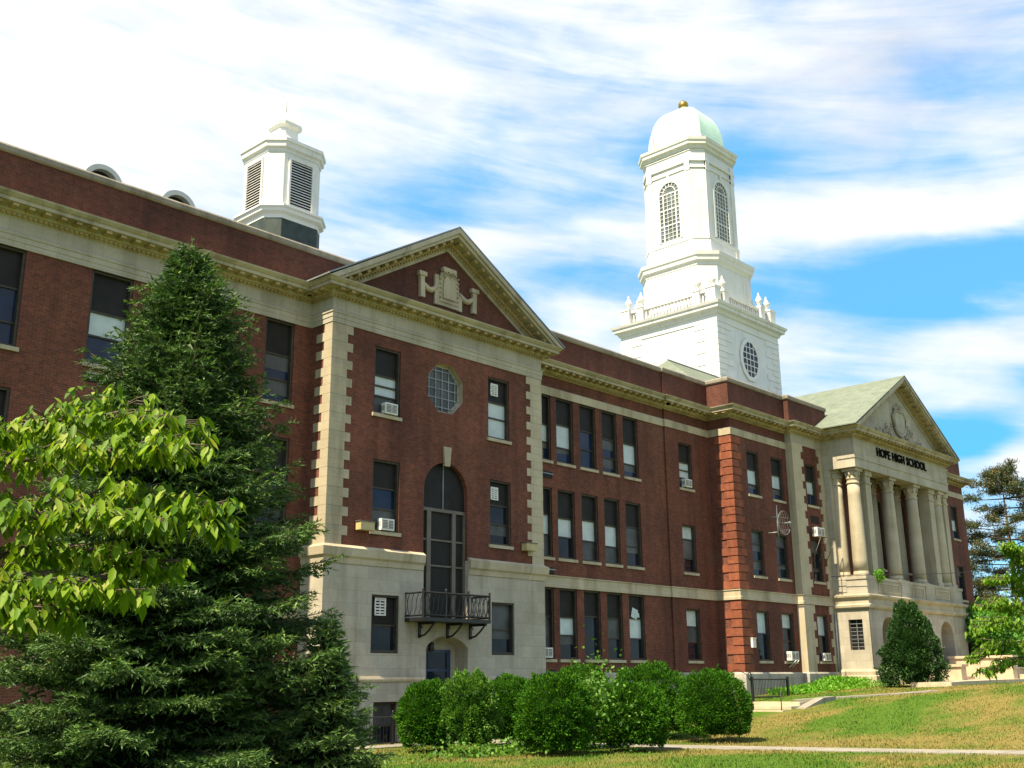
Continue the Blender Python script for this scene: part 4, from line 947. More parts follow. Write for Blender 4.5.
for fc, uc in ((lambda u, v, d: (ax_ - A + d, u, v), ay_), (lambda u, v, d: (u, ay_ - A + d, v), ax_), (lambda u, v, d: (ax_ + A - d, u, v), ay_), (lambda u, v, d: (u, ay_ + A - d, v), ax_)):
    hw, z0, zs = .82, 29.72, 33.35; n = 16
    arcw = lambda r: [(uc - r, z0)] + [(uc - r * math.cos(PI * i / n), zs + r * math.sin(PI * i / n)) for i in range(n + 1)] + [(uc + r, z0)]
    mb = MB(); o1, i1 = arcw(hw + .2), arcw(hw)
    for k in range(len(o1) - 1):
        mb.add([fc(*o1[k], .0), fc(*o1[k + 1], .0), fc(*o1[k + 1], -.09), fc(*o1[k], -.09), fc(*i1[k + 1], -.09), fc(*i1[k], -.09), fc(*i1[k + 1], .0), fc(*i1[k], .0)], [(0, 1, 2, 3), (3, 2, 4, 5), (5, 4, 6, 7)])
    q = [fc(uc - .1, zs + hw + .15, -.12), fc(uc + .1, zs + hw + .55, 0)]
    mb.box(*sorted((q[0][0], q[1][0])), *sorted((q[0][1], q[1][1])), q[0][2], q[1][2])
    mb.build('window', WOODW, tower)
    mb = MB(); mb.add([fc(*p, -.02) for p in i1], [tuple(range(len(i1)))]); mb.build('pane', GLASST, tower)
    mb = MB(); r2 = .52
    def bar(u0, v0, u1, v1, d0=-.06, d1=-.025):
        a, b_ = fc(u0, v0, d0), fc(u1, v1, d1); mb.box(*sorted((a[0], b_[0])), *sorted((a[1], b_[1])), *sorted((a[2], b_[2])))
    for u in (-r2, r2): bar(uc + u - .045, z0, uc + u + .045, zs)
    for u in (-.18, .18): bar(uc + u - .016, z0, uc + u + .016, zs)
    k = 0; z = z0
    while z < zs + .01:
        th = .045 if k % 4 == 0 else .015; bar(uc - hw, z - th, uc + hw, z + th, -.058); z += (zs - z0) / 12; k += 1
    pts = [(uc - r2 * math.cos(PI * i / 12), zs + r2 * math.sin(PI * i / 12)) for i in range(13)]
    mb.tube([fc(u, v, -.045) for u, v in pts], .04, 5)
    for i in range(1, 8):
        a = PI * i / 8; mb.tube([fc(uc - .3 * math.cos(a), zs + .3 * math.sin(a), -.04), fc(uc - hw * math.cos(a), zs + hw * math.sin(a), -.04)], .025, 4)
    mb.build('glazing_bars', WOODW, tower)
ax_ = 61.9
mb = MB(); octstack(mb, [(2.36, .79, 37.0), (2.36, .79, 37.55), (2.3, .78, 37.6)], ax_, ay_); mb.build('dome_drum', WOODW, tower)
mb = MB(); dp = []
for k in range(13):
    a = PI / 2 * k / 12; rr_ = math.cos(a) ** .72 * 2.3 if k < 12 else .12
    rr_ = max(rr_, .3); dp.append((rr_, rr_ * .34, 37.58 + 3.12 * math.sin(a)))
octstack(mb, dp, ax_, ay_); mb.build('dome', COPPER, tower)
mb = MB(); mb.lathe([(.28, 40.62), (.22, 40.8), (.16, 41.05)], ax_, ay_, 12); mb.lathe([(.0, 41.0)] + [(.38 * math.sin(PI * k / 12), 41.35 - .38 * math.cos(PI * k / 12)) for k in range(1, 12)] + [(.05, 41.76), (.0, 41.86)], ax_, ay_, 20); mb.build('finial', GOLD, tower)
mb = MB(); mb.tube([(ax_ - 2.75, ay_ + .9, 37.0), (ax_ - 2.75, ay_ + .9, 38.0)], .03, 5); mb.build('lightning_rod', IRON, tower)

# ---- cupola on the left wing
KX, KY = 27.3, 40.55
mb = MB(); octstack(mb, [(1.58, .58, 14.4), (1.58, .58, 20.62)], KX, KY); cup = part(mb, 'cupola', SLATE)
mb = MB(); A, c = 1.50, .55
octstack(mb, [(A, c, 20.6), (A, c, 24.2)], KX, KY); mb.build('belfry', WOODW, cup)
mb = MB(); sweep(mb, oc8(A, c, KX, KY), [(-.1, 20.55), (.1, 20.55), (.1, 20.75), (.26, 20.85), (.28, 21.0), (.36, 21.05), (.36, 21.14), (-.1, 21.25)], True)
mb.build('cornice', WOODW, cup); mb = MB()
sweep(mb, oc8(A, c, KX, KY), [(-.1, 23.95), (.03, 23.95), (.06, 24.1), (.16, 24.16), (.18, 24.38), (.24, 24.42), (.24, 24.58), (-.3, 24.68), (-.3, 24.0)], True)
mb.build('cornice', WOODW, cup)
for fc, uc in ((lambda u, v, d: (KX - A + d, u, v), KY), (lambda u, v, d: (u, KY - A + d, v), KX), (lambda u, v, d: (KX + A - d, u, v), KY), (lambda u, v, d: (u, KY + A - d, v), KX)):
    mb = MB(); hw, z0, z1 = .60, 21.3, 23.62
    mb.add([fc(uc - hw, z0, -.012), fc(uc + hw, z0, -.012), fc(uc + hw, z1, -.012), fc(uc - hw, z1, -.012)], [(0, 1, 2, 3)]); lv = mb.build('louvre', PANEL, cup)
    mb = MB(); n = 17
    for k in range(n):
        z = z0 + (z1 - z0) * (k + .5) / n
        mb.add([fc(uc - hw, z - .035, -.085), fc(uc + hw, z - .035, -.085), fc(uc + hw, z + .04, -.02), fc(uc - hw, z + .04, -.02)], [(0, 1, 2, 3)])
        mb.add([fc(uc - hw, z - .045, -.085), fc(uc + hw, z - .045, -.085), fc(uc + hw, z - .035, -.085), fc(uc - hw, z - .035, -.085)], [(0, 1, 2, 3)])
    mb.build('slats', WOODW, cup)
    mb = MB()
    for a, b_, c0, d0 in ((-hw - .1, -hw, z0 - .1, z1 + .1), (hw, hw + .1, z0 - .1, z1 + .1), (-hw, hw, z0 - .1, z0), (-hw, hw, z1, z1 + .1)):
        p, q = fc(uc + a, c0, -.1), fc(uc + b_, d0, .01); mb.box(*sorted((p[0], q[0])), *sorted((p[1], q[1])), p[2], q[2])
    mb.build('louvre_frame', WOODW, cup)
mb = MB(); octstack(mb, [(1.5, .55, 24.55), (1.15, .42, 24.78), (.72, .26, 25.1), (.56, .2, 25.4), (.52, .19, 25.82), (.66, .22, 25.95), (.68, .22, 26.1), (.5, .18, 26.16), (.46, .17, 26.35), (.34, .12, 26.6), (.12, .04, 26.78), (.05, .017, 26.9), (.03, .01, 27.5)], KX, KY); mb.build('cap', WOODW, cup)

# ------------------------------------------------------------------ things on the building
# window air conditioners
AC = empty('window_air_conditioner', (24.55, 28.95, 9.22))
def ac_make(root, x, y, z, w_, h, d):
    mb = MB(); mb.box(x - w_ / 2, x + w_ / 2, y - d, y + .16, z, z + h); mb.build('case', WHITEM, root)
    mb = MB(); mb.add([(x - w_ * .42, y - d - .004, z + h * .14), (x + w_ * .42, y - d - .004, z + h * .14), (x + w_ * .42, y - d - .004, z + h * .86), (x - w_ * .42, y - d - .004, z + h * .86)], [(0, 1, 2, 3)])
    g_ = mb.build('grille', GRILLE, root)
    mb = MB()
    for k in range(5): mb.box(x - w_ * .42, x + w_ * .42, y - d - .014, y - d - .006, z + h * (.2 + .13 * k), z + h * (.2 + .13 * k) + .012)
    mb.box(x - .012, x + .012, y - d - .016, y - d - .006, z + h * .14, z + h * .86)
    mb.build('fins', WHITEM, g_)
    mb = MB()
    for k in range(4): mb.add([(x - w_ / 2 - .003, y - d + .06 + .07 * k, z + h * .3), (x - w_ / 2 - .003, y - d + .10 + .07 * k, z + h * .3), (x - w_ / 2 - .003, y - d + .10 + .07 * k, z + h * .75), (x - w_ / 2 - .003, y - d + .06 + .07 * k, z + h * .75)], [(0, 1, 2, 3)])
    mb.build('side_vent', GRILLE, root)
ac_make(AC, 24.55, 28.95, 9.22, .58, .40, .08)
acl = [((24.5, 28.95, 9.22), 'white air conditioner in the top floor pavilion window, under the pediment'),
       ((24.5, 28.95, 5.06), 'white air conditioner in the pavilion window beside the beige wall lamp'),
       ((45.15, PM2 - .08, 9.24), 'white air conditioner in the single top floor window near the sunlit brick quoins'),
       ((34.4, PM - .08, .88), 'pale air conditioner in the ground floor window next to the pavilion corner'),
       ((51.75, PC - .25, .86), 'large white air conditioner sticking far out of a ground floor window near the railing'),
       ((54.95, PB - .1, .86), 'white air conditioner in the ground floor window between toothed stone quoins'),
       ((54.75, PB - .35, 7.42), 'white air conditioner box held on metal struts above a second floor window')]
for i, (lc, lb) in enumerate(acl):
    o = AC if i == 0 else copy_tree(AC, lc); tag(o, lb, 'air conditioner', 'air conditioners in the windows of the school')
    if i == 4: o.scale = (1.25, 1.25, 1.12)
    if i == 6: o.scale = (1.45, 1.3, 1.25)
mb = MB()
for x in (54.4, 55.1):
    mb.tube([(x, PB - .62, 7.40), (x, PB + .02, 7.40)], .022, 5); mb.tube([(x + .0, PB - .6, 7.40), (x - .02, PB - .02, 6.1)], .02, 5)
mb.tube([(54.2, PB - .64, 7.39), (56.0, PB - .64, 7.39)], .025, 5); mb.tube([(56.0, PB - .64, 7.39), (55.7, PB, 5.9)], .02, 5)
tag(mb.build('bracket_frame', MULL), 'rusty metal strut frame under the air conditioner box on the wall', 'bracket')
mb = MB(); mb.tube([(51.6, PC - .45, .86), (51.6, PC - .02, .5)], .02, 5); mb.tube([(51.9, PC - .45, .86), (51.9, PC - .02, .5)], .02, 5)
tag(mb.build('support_bracket', WHITEM), 'pair of short white struts under the large ground floor air conditioner', 'bracket')
# flood lights
def lamp(x, y, z, label):
    r = empty('wall_lamp', (x, y, z)); mb = MB(); mb.box(x - .3, x + .3, y - .32, y - .04, z - .14, z + .14); mb.build('housing', BEIGE, r)
    mb = MB(); mb.box(x - .12, x + .12, y - .05, y + .02, z - .1, z + .1); mb.build('bracket', MULL, r)
    mb = MB(); mb.add([(x - .25, y - .324, z - .1), (x + .25, y - .324, z - .1), (x + .25, y - .324, z + .1), (x - .25, y - .324, z + .1)], [(0, 1, 2, 3)]); mb.build('lens', BEIGE, r)
    mb = MB(); mb.box(x - .33, x + .33, y - .35, y - .04, z + .14, z + .17); mb.build('hood', MULL, r)
    tag(r, label, 'wall lamp', 'beige box lamps on the pavilion')
lamp(23.45, PP, 5.1, 'beige box lamp on the brick beside the quoins near the spruce')
lamp(31.75, PP, 5.05, 'beige box lamp on the pavilion quoins next to the middle window groups')
# meter box, dish
mb = MB(); mb.box(48.0, 48.3, PC - .16, PC, 1.45, 1.9); mb.box(47.98, 48.32, PC - .19, PC, 1.88, 1.93); 
tag(mb.build('meter_box', WHITEM), 'small white utility box on the brick wall beside the corner quoins', 'utility box')
dish = empty('dish_antenna', (50.85, PC, 7.8))
mb = MB(); mb.tube([(50.45, PC - .6, 6.85), (50.45, PC - .6, 8.7)], .035, 6); mb.tube([(50.45, PC - .6, 7.3), (50.45, PC + .05, 7.3)], .03, 5); mb.tube([(50.45, PC - .6, 8.1), (50.45, PC + .05, 8.1)], .03, 5); mb.build('mast', LEAD, dish)
mb = MB(); cxd, cyd, czd = 50.55, PC - .75, 7.75
for k in range(9):
    q = -1 + k * .25; hw = math.sqrt(max(0, 1 - q * q)) * .62
    mb.tube([(cxd + q * .62, cyd - .18 * ((s_ * hw / .62) ** 2 + q * q), czd + s_ * hw) for s_ in np.linspace(-1, 1, 7)], .008, 4, False)
mb.tube([(cxd + .62 * math.cos(a), cyd - .18, czd + .62 * math.sin(a)) for a in np.linspace(0, 2 * PI, 25)], .014, 4)
for q in (-.5, 0, .5):
    hw = math.sqrt(1 - q * q) * .62
    mb.tube([(cxd + s_ * hw, cyd - .18 * (s_ * s_), czd + q * .62) for s_ in np.linspace(-1, 1, 7)], .01, 4, False)
mb.build('reflector', LEAD, dish)
mb = MB(); mb.tube([(cxd, cyd, czd), (cxd, cyd - .5, czd)], .02, 5); mb.box(cxd - .05, cxd + .05, cyd - .58, cyd - .46, czd - .05, czd + .05); mb.build('feed_horn', LEAD, dish)
tag(dish, 'round wire dish antenna on a mast fixed to the brick wall between windows', 'antenna')
# drain pipe, wire, pole
mb = MB(); mb.tube([(56.2, PB - .12, 3.4), (56.2, PB - .12, 1.2), (56.1, PB - .12, .3)], .05, 6); part(mb, 'drain_pipe', LEAD)
pole = empty('utility_pole', (80, 20, gz(80, 20)))
mb = MB(); mb.tube([(80, 20, -.6), (80, 20, 10)], [.16, .11], 8); mb.build('post', BARK, pole)
mb = MB(); mb.box(79.94, 80.06, 19.0, 21.0, 9.3, 9.45); mb.build('cross_arm', BARK, pole)
tag(pole, 'wooden utility pole with one cross arm carrying the cable across the lawn', 'utility pole')
P0, P1_ = Vector((56.25, 26.35, 5.32)), Vector((80, 20, 7.75))
mb = MB(); mb.tube([(56.0, 28.4, 5.35), (56.0, 26.4, 5.3)] + [tuple(P0.lerp(P1_, k / 20) - Vector((0, 0, .35 * 4 * (k / 20) * (1 - k / 20)))) for k in range(21)], .018, 5)
tag(mb.build('overhead_cable', WIRE), 'thin black cable slung across the front of the portico columns', 'cable')

# ------------------------------------------------------------------ steps, railings, terrace
mb = MB()
for k in range(4): mb.box(41.3 + .72 * k, 44.2 + .02, 24.0, 26.3, -2.2, -1.47 + .155 * k)
st = mb.build('outdoor_stairs', STEP); tag(st, 'short flight of tan stone steps going up the lawn by the iron railing', 'steps')
mb = MB(); mb.prism([(42.6, -1.5), (42.9, -1.3), (44.8, -.84), (45.9, -.8), (45.9, -2.2), (42.6, -2.2)], 23.55, 24.0, lambda u, v, d: (u, d, v)); mb.build('cheek_wall', CONC, st)
mb = MB(); mb.tube([(42.2, 24.15, -1.4), (42.2, 24.15, -.55)], .025, 6); mb.build('handrail', IRON, st)
rg = empty('iron_railing', (44.7, 27.0, gz(45.5, 27)))
mb = MB(); rail(mb, (44.7, 27.0), (47.9, 27.0), -.92, -.06, .13, .03, .013); mb.build('rail_panel', IRON, rg)
for x in (44.7, 47.9):
    mb = MB(); mb.box(x - .05, x + .05, 26.95, 27.05, gz(x, 27) - .2, .06); mb.build('post', IRON, rg)
mb = MB(); mb.tube([(44.7, 27.0, .1), (44.6, 27, .28), (44.42, 27, .2), (44.4, 27, .02), (44.55, 27, -.1), (44.62, 27, .06)], .025, 6); mb.tube([(44.7, 27, .05), (45.1, 28, .4), (45.3, 28.6, .2)], .02, 5); mb.build('scroll', IRON, rg)
tag(rg, 'black iron railing with a scrolled end guarding the entrance at the centre block', 'railing')
fn = empty('iron_fence', (24, 28.0, gz(24, 28)))
mb = MB(); rail(mb, (20.2, 28.0), (25.9, 28.0), -2.0, -1.12, .14, .022, .012); mb.build('rail_panel', IRON, fn)
for x in (20.2, 22.45, 24.15, 25.9):
    mb = MB(); mb.box(x - .04, x + .04, 27.96, 28.04, -2.2, -1.02); mb.lathe([(.0, -1.04), (.05, -.98), (.0, -.9)], x, 28.0, 8); mb.build('post', IRON, fn)
tag(fn, 'low black iron fence in front of the basement window of the pavilion', 'fence')
es = MB()
for k in range(5): es.box(59.6, 66.2, 24.2 + .45 * k, 26.55, -1.2, -.3 + .15 * k)
eo = tag(es.build('entrance_stairs', STEP), 'wide pale stone steps in front of the columned portico', 'steps')
mb = MB(); mb.box(66.2, 66.9, 22.9, 26.5, -1.2, 1.02); mb.box(66.1, 67.0, 22.8, 26.55, 1.02, 1.16); mb.box(66.95, 67.9, 22.4, 26.4, -1.2, .1); mb.build('cheek_wall', STEP, eo)
mb = MB(); mb.box(58.9, 59.6, 23.0, 26.5, -1.2, .5); mb.box(58.8, 59.7, 22.9, 26.55, .5, .62); mb.build('cheek_wall', STEP, eo)
mb = MB(); mb.box(67.9, 95, 24.4, 24.8, -1.2, .42); mb.box(67.9, 95, 24.32, 24.88, .42, .54); tag(mb.build('terrace_wall', STEP), 'low tan stone wall running from the portico steps past the drooping tree', 'wall')

# ------------------------------------------------------------------ vegetation
def leaves(name, P, A, N, L, W, mat, parent=None, org=(0, 0, 0), shape='quad', droop=.0):
    P = np.asarray(P, float); A = np.asarray(A, float); N = np.asarray(N, float)
    A /= np.linalg.norm(A, axis=1)[:, None] + 1e-9
    S = np.cross(A, N); S /= np.linalg.norm(S, axis=1)[:, None] + 1e-9; N = np.cross(S, A)
    L = np.broadcast_to(np.asarray(L, float), (len(P),))[:, None]; W = np.broadcast_to(np.asarray(W, float), (len(P),))[:, None]; n = len(P)
    if shape == 'tri':
        V = np.stack([P - S * W / 2, P + S * W / 2, P + A * L], 1).reshape(-1, 3); F = np.arange(3 * n).reshape(-1, 3)
    elif shape == 'quad':
        V = np.stack([P, P + A * L * .5 + S * W / 2, P + A * L, P + A * L * .5 - S * W / 2], 1).reshape(-1, 3); F = np.arange(4 * n).reshape(-1, 4)
    else:                                                  # folded, curved leaf
        dz = np.array([0, 0, -1.])
        c1 = P + A * L * .33 - N * W * .10; c2 = P + A * L * .68 - N * W * .12 + dz * L * droop * .4; tp = P + A * L + dz * L * droop
        l1 = P + A * L * .30 + S * W * .42 + N * W * .06; r1 = P + A * L * .30 - S * W * .42 + N * W * .06
        l2 = P + A * L * .62 + S * W * .44 + N * W * .06 + dz * L * droop * .35; r2 = P + A * L * .62 - S * W * .44 + N * W * .06 + dz * L * droop * .35
        V = np.stack([P, l1, c1, r1, l2, c2, r2, tp], 1).reshape(-1, 3)
        base = np.array([[0, 2, 1, 0], [0, 3, 2, 0], [1, 2, 5, 4], [2, 3, 6, 5], [4, 5, 7, 4], [5, 6, 7, 5]])
        tri = np.array([[0, 2, 1], [0, 3, 2], [1, 2, 5], [1, 5, 4], [2, 3, 6], [2, 6, 5], [4, 5, 7], [5, 6, 7]])
        F = (tri[None] + (np.arange(n) * 8)[:, None, None]).reshape(-1, 3)
    return np_mesh(name, V, F, mat, parent, org)
def rnd_unit(rg_, n):
    v = rg_.normal(size=(n, 3)); return v / np.linalg.norm(v, axis=1)[:, None]

def conifer(root, base, H, R, seed, mat, wh=.25, per=10, nl=.055, nw=.018, prof=1.9, droop=.24, dens=1.35, twig=.11, bare=0.0):
    rg_ = np.random.default_rng(seed); bx, by, bz = base; TW = []; limbs = MB(); z = bare
    while z < H - .12:
        t_ = 1 - z / H                                     # 0 at the apex
        Rz = R * (1 - (1 - t_) ** prof) * rg_.uniform(.92, 1.06)
        k = max(4, int(per * (.6 + .4 * min(1, t_ * 3)))); ph = rg_.uniform(0, 6.28)
        for i in range(k):
            a = ph + 2 * PI * i / k + rg_.normal(0, .18); L = Rz * rg_.uniform(.72, 1.12); zz = z + rg_.uniform(-.12, .12)
            if L < .08: continue
            d = np.array([math.cos(a), math.sin(a), 0]); side = np.array([-math.sin(a), math.cos(a), 0])
            rise = (.55 * (1 - t_) ** 2 - droop * t_ + rg_.normal(0, .05))
            def pos(s): return np.array([bx, by, bz + zz]) + d * L * s + np.array([0, 0, 1]) * L * (rise * s + .16 * s ** 3)
            if L > .9: limbs.tube([tuple(pos(s)) for s in (0, .35, .7, 1)], [.03 * t_ + .012, .02 * t_ + .008, .012, .004], 4)
            m_ = max(2, int(L / .17 * dens)); 
            TW.append((pos(max(0, .55)), pos(1.0) - pos(.55), 1))
            for j in range(m_):
                s = .10 + .90 * (j + rg_.uniform(0, .8)) / m_
                for sg in (-1, 1):
                    sl = min(.75, (1 - s) * L * .55 + .16) * rg_.uniform(.7, 1.15)
                    dv = d * rg_.uniform(.45, .8) + side * sg * rg_.uniform(.7, 1.0) + np.array([0, 0, rg_.uniform(-.28, .12)])
                    dv /= np.linalg.norm(dv); p = pos(s); TW.append((p, dv * sl, s))
                    q = .12
                    while q < sl - .05:
                        sg2 = rg_.choice((-1, 1)); dv2 = dv * .6 + np.cross(dv, [0, 0, 1]) * sg2 * .8 + np.array([0, 0, rg_.uniform(-.45, .05)]); dv2 /= np.linalg.norm(dv2)
                        TW.append((p + dv * q, dv2 * min(.22, (sl - q) * .8 + .06) * rg_.uniform(.7, 1.1), s * .8 + .35 * q / max(sl, .2))); q += twig
        z += wh * rg_.uniform(.8, 1.15) * (1 if t_ > .15 else .6)
    for q in np.linspace(H - .5, H, 6): TW.append((np.array([bx, by, bz + q - .1]), np.array([0, 0, .16]), 1))
    P0_ = np.array([t[0] for t in TW]); D0 = np.array([t[1] for t in TW]); Ln = np.linalg.norm(D0, axis=1)
    cnt = np.maximum(5, (Ln / .012 * .55).astype(int)); idx = np.repeat(np.arange(len(TW)), cnt); n = len(idx)
    u = rg_.uniform(0, 1, n); P = P0_[idx] + D0[idx] * u[:, None]; dirn = D0[idx] / Ln[idx][:, None]
    rad = rnd_unit(rg_, n); rad -= dirn * (rad * dirn).sum(1)[:, None]; rad /= np.linalg.norm(rad, axis=1)[:, None] + 1e-9
    rad[:, 2] += .35
    A = dirn * .7 + rad * .75; N = rnd_unit(rg_, n)
    kt = np.maximum(2, (Ln / .038).astype(int)); ix = np.repeat(np.arange(len(TW)), kt); m2 = len(ix); uu_ = rg_.uniform(0, 1, m2)
    dd = D0[ix] / Ln[ix][:, None] + rg_.normal(0, .42, (m2, 3)) + np.array([0, 0, .12]); nn_ = rnd_unit(rg_, m2) * .8; nn_[:, 2] += 1
    P = np.concatenate([P, P0_[ix] + D0[ix] * uu_[:, None]]); A = np.concatenate([A, dd]); N = np.concatenate([N, nn_])
    LLn = np.concatenate([nl * rg_.uniform(.7, 1.2, n), rg_.uniform(.07, .13, m2)]); WWn = np.concatenate([np.full(n, nw), rg_.uniform(.02, .036, m2)])
    SF = np.array([t[2] for t in TW]); outer = np.concatenate([SF[idx] + .12 * u, SF[ix] + .12 * uu_]) + rg_.normal(0, .12, len(P)) > .86
    for nm, mk, mt in (('foliage', ~outer, mat), ('new_growth', outer, L_TIP)): leaves(nm, P[mk], A[mk], N[mk], LLn[mk], WWn[mk], mt, root, origin(root), 'tri')
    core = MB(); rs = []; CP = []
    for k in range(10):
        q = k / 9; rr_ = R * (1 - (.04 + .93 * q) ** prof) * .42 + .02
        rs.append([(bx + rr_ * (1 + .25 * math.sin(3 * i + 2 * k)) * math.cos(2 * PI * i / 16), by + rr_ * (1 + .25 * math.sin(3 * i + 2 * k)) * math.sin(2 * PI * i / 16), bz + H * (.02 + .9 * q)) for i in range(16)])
    core.rings(rs, True); core.build('shade_core', L_CORE2, root)  # solid shell added behind the needles, coloured as shade between boughs
    nc = int(9000 * R * H / 25); q = rg_.uniform(0, .97, nc); an = rg_.uniform(0, 2 * PI, nc); rc = R * (1 - (.02 + .95 * q) ** prof) * rg_.uniform(.4, .72, nc)
    CP = np.stack([bx + rc * np.cos(an), by + rc * np.sin(an), bz + H * q], 1); ca = np.stack([np.cos(an), np.sin(an), rg_.uniform(-.5, .5, nc)], 1) + rnd_unit(rg_, nc) * .6
    leaves('inner_foliage', CP, ca, rnd_unit(rg_, nc), rg_.uniform(.12, .26, nc), .05, mat, root, origin(root), 'tri')
    limbs.tube([(bx, by, bz - .3), (bx, by, bz + H * .5), (bx, by, bz + H * .98)], [.022 * H, .013 * H, .004], 8); limbs.build('trunk', BARK, root)
    return n
sb = (8.53 + .2, 15.32 + .2); zb = gz(*sb)
sp = empty('spruce_tree', (*sb, zb)); NSP = conifer(sp, (*sb, zb), 7.18 - zb, 2.92, 3, L_SPR, prof=1.95)
tag(sp, 'tall dark green spruce tree standing in front of the brick building', 'spruce tree')
sb2 = (10.35, 13.55); zb2 = gz(*sb2)
sp2 = empty('spruce_sapling', (*sb2, zb2)); conifer(sp2, (*sb2, zb2), 1.0 - zb2, 1.15, 5, L_SPR2, wh=.2, per=7, prof=1.4, twig=.1)
tag(sp2, 'small lighter green young spruce beside the tall spruce, before the stone base', 'spruce tree')

# leafy tree at the left edge: limbs reach into view
def bough_tree(name, base, trunk_top, boughs, mat, seed, LL, WW, label, nsub=9, spread=.34, per=5):
    rg_ = np.random.default_rng(seed); root = empty(name, base); tr = MB(); P, A, N = [], [], []
    tr.tube([base[:2] + (base[2] - .2,), tuple(Vector(base).lerp(Vector(trunk_top), .5)), trunk_top], [.13, .11, .07], 8)
    for bg_ in boughs:
        pts = [Vector(trunk_top)] + [Vector(p) for p in bg_]
        fine = []
        for a, b_ in zip(pts, pts[1:]):
            for k in range(8): fine.append(a.lerp(b_, k / 8))
        fine.append(pts[-1]); nf = len(fine)
        tr.tube([tuple(p) for p in fine[::3]] + [tuple(fine[-1])], list(np.linspace(.024, .004, len(fine[::3]) + 1)), 5)
        Lb = sum((b_ - a).length for a, b_ in zip(fine, fine[1:])); ns = int(nsub * Lb)
        for k in range(ns):
            s = .14 + .86 * (k + rg_.uniform(0, 1)) / ns; i = min(nf - 2, int(s * (nf - 1))); p = fine[i].lerp(fine[i + 1], s * (nf - 1) - i); d = (fine[i + 1] - fine[i]).normalized()
            a = rg_.uniform(-1.4, 1.4); hz = Vector((d.x * math.cos(a) - d.y * math.sin(a), d.x * math.sin(a) + d.y * math.cos(a), 0)); hz.z = rg_.uniform(-.05, .28)
            L = spread * rg_.uniform(.4, 1.1) * (1.15 - .55 * s); e = p + hz * L
            tr.tube([tuple(p), tuple(p.lerp(e, .5) + Vector((0, 0, .015))), tuple(e)], [.006, .004, .003], 4)
            for c in range(2 if L > .2 else 1):
                q = p.lerp(e, 1.0 if c == 0 else .55)
                for m_ in range(per):
                    b2 = rg_.uniform(0, 2 * PI); o = np.array([math.cos(b2), math.sin(b2), 0]) * .62 + np.array([hz.x, hz.y, 0]) * .25
                    P.append(np.array(q) + rg_.normal(0, .012, 3)); dn = rg_.uniform(.35, 1.15)
                    A.append(o + np.array([0, 0, -dn])); N.append(np.array([o[0], o[1], 0]) * .8 + np.array([0, 0, 1.]) + rg_.normal(0, .25, 3))
    n = len(P); sc_ = rg_.uniform(.5, 1.25, n)
    leaves('foliage', P, A, N, LL * sc_, WW * sc_, mat, root, base, 'leaf', .18)
    tr.build('trunk', BARK, root); return tag(root, label, name.replace('_', ' '))
def R_(px, d): return tuple(px_dirs(px) * d)
def px_dirs(p):
    return np.array(p)
dg = lambda a, b_, c, d: (a * d, b_ * d, c * d)
tb = (1.35, 6.2, gz(1.35, 6.2)); tt = (1.5, 6.15, .55)
boughs = [[dg(.36, 1.03, .215, 5.5), dg(.43, .95, .234, 5.3), dg(.495, .885, .226, 5.1)],
          [dg(.35, 1.04, .20, 5.7), dg(.42, .97, .238, 5.7), dg(.462, .915, .246, 5.6)],
          [dg(.36, 1.03, .19, 5.2), dg(.45, .94, .205, 4.9), dg(.495, .885, .205, 4.8)],
          [dg(.37, 1.02, .15, 5.2), dg(.47, .95, .165, 4.8), dg(.525, .895, .150, 4.7), dg(.535, .885, .132, 4.7)],
          [dg(.36, 1.04, .14, 4.9), dg(.44, .97, .148, 4.6), dg(.495, .92, .140, 4.5)],
          [dg(.37, 1.03, .11, 5.0), dg(.44, .97, .115, 4.7), dg(.50, .93, .10, 4.6)],
          [dg(.37, 1.04, .085, 4.7), dg(.43, .985, .085, 4.5), dg(.475, .955, .075, 4.45)],
          [dg(.34, 1.06, .23, 6.0), dg(.385, 1.0, .220, 5.9), dg(.42, .97, .208, 5.9)],
          [dg(.36, 1.05, .06, 4.6), dg(.40, 1.01, .07, 4.5), dg(.43, .985, .055, 4.4)],
          [dg(.30, 1.09, .17, 5.4), dg(.28, 1.1, .25, 5.2), dg(.25, 1.12, .3, 5.2)], [(1.0, 6.6, 1.3), (.4, 7.0, 1.5)], [(1.2, 5.6, 1.2), (.8, 4.6, 1.5)], [(1.5, 6.3, 1.6), (1.4, 6.5, 2.3)]]
bough_tree('dogwood_tree', tb, tt, boughs, L_DOG, 11, .072, .031, 'yellow-green broadleaf tree with drooping leaves overlapping the tall spruce', 54, .32, 6)
tb = (14.6, 3.6, gz(14.6, 3.6)); tt = (14.5, 3.7, .0)
boughs = [[dg(1.085, .36, .03, 13), dg(1.062, .375, .028, 13), dg(1.042, .392, .012, 13)], [dg(1.085, .36, .06, 13), dg(1.07, .37, .068, 13), dg(1.055, .378, .062, 12.8)],
          [dg(1.09, .35, .09, 13.4), dg(1.075, .355, .112, 13.4), dg(1.068, .358, .120, 13.4)], [dg(1.085, .36, .045, 12.5), dg(1.065, .375, .05, 12.5), dg(1.05, .385, .038, 12.4)],
          [dg(1.09, .35, .015, 13.0), dg(1.072, .372, .01, 12.8), dg(1.06, .385, .002, 12.8)], [dg(1.09, .35, .075, 13.8), dg(1.075, .36, .088, 13.8), dg(1.06, .37, .086, 13.7)],
          [(15.2, 3.0, 1.2), (15.8, 2.6, 1.6)], [(14.9, 3.3, 1.4), (15.2, 3.3, 2.2)], [(15.5, 4.0, .9), (16.3, 4.3, 1.2)], [(15.6, 3.3, .8), (16.4, 3.0, .9)], [(14.6, 3.0, .9), (14.9, 2.2, 1.1)], [(15.0, 3.9, 1.2), (15.8, 4.2, 1.9)], [(14.3, 3.1, 1.0), (14.2, 2.4, 1.5)]]
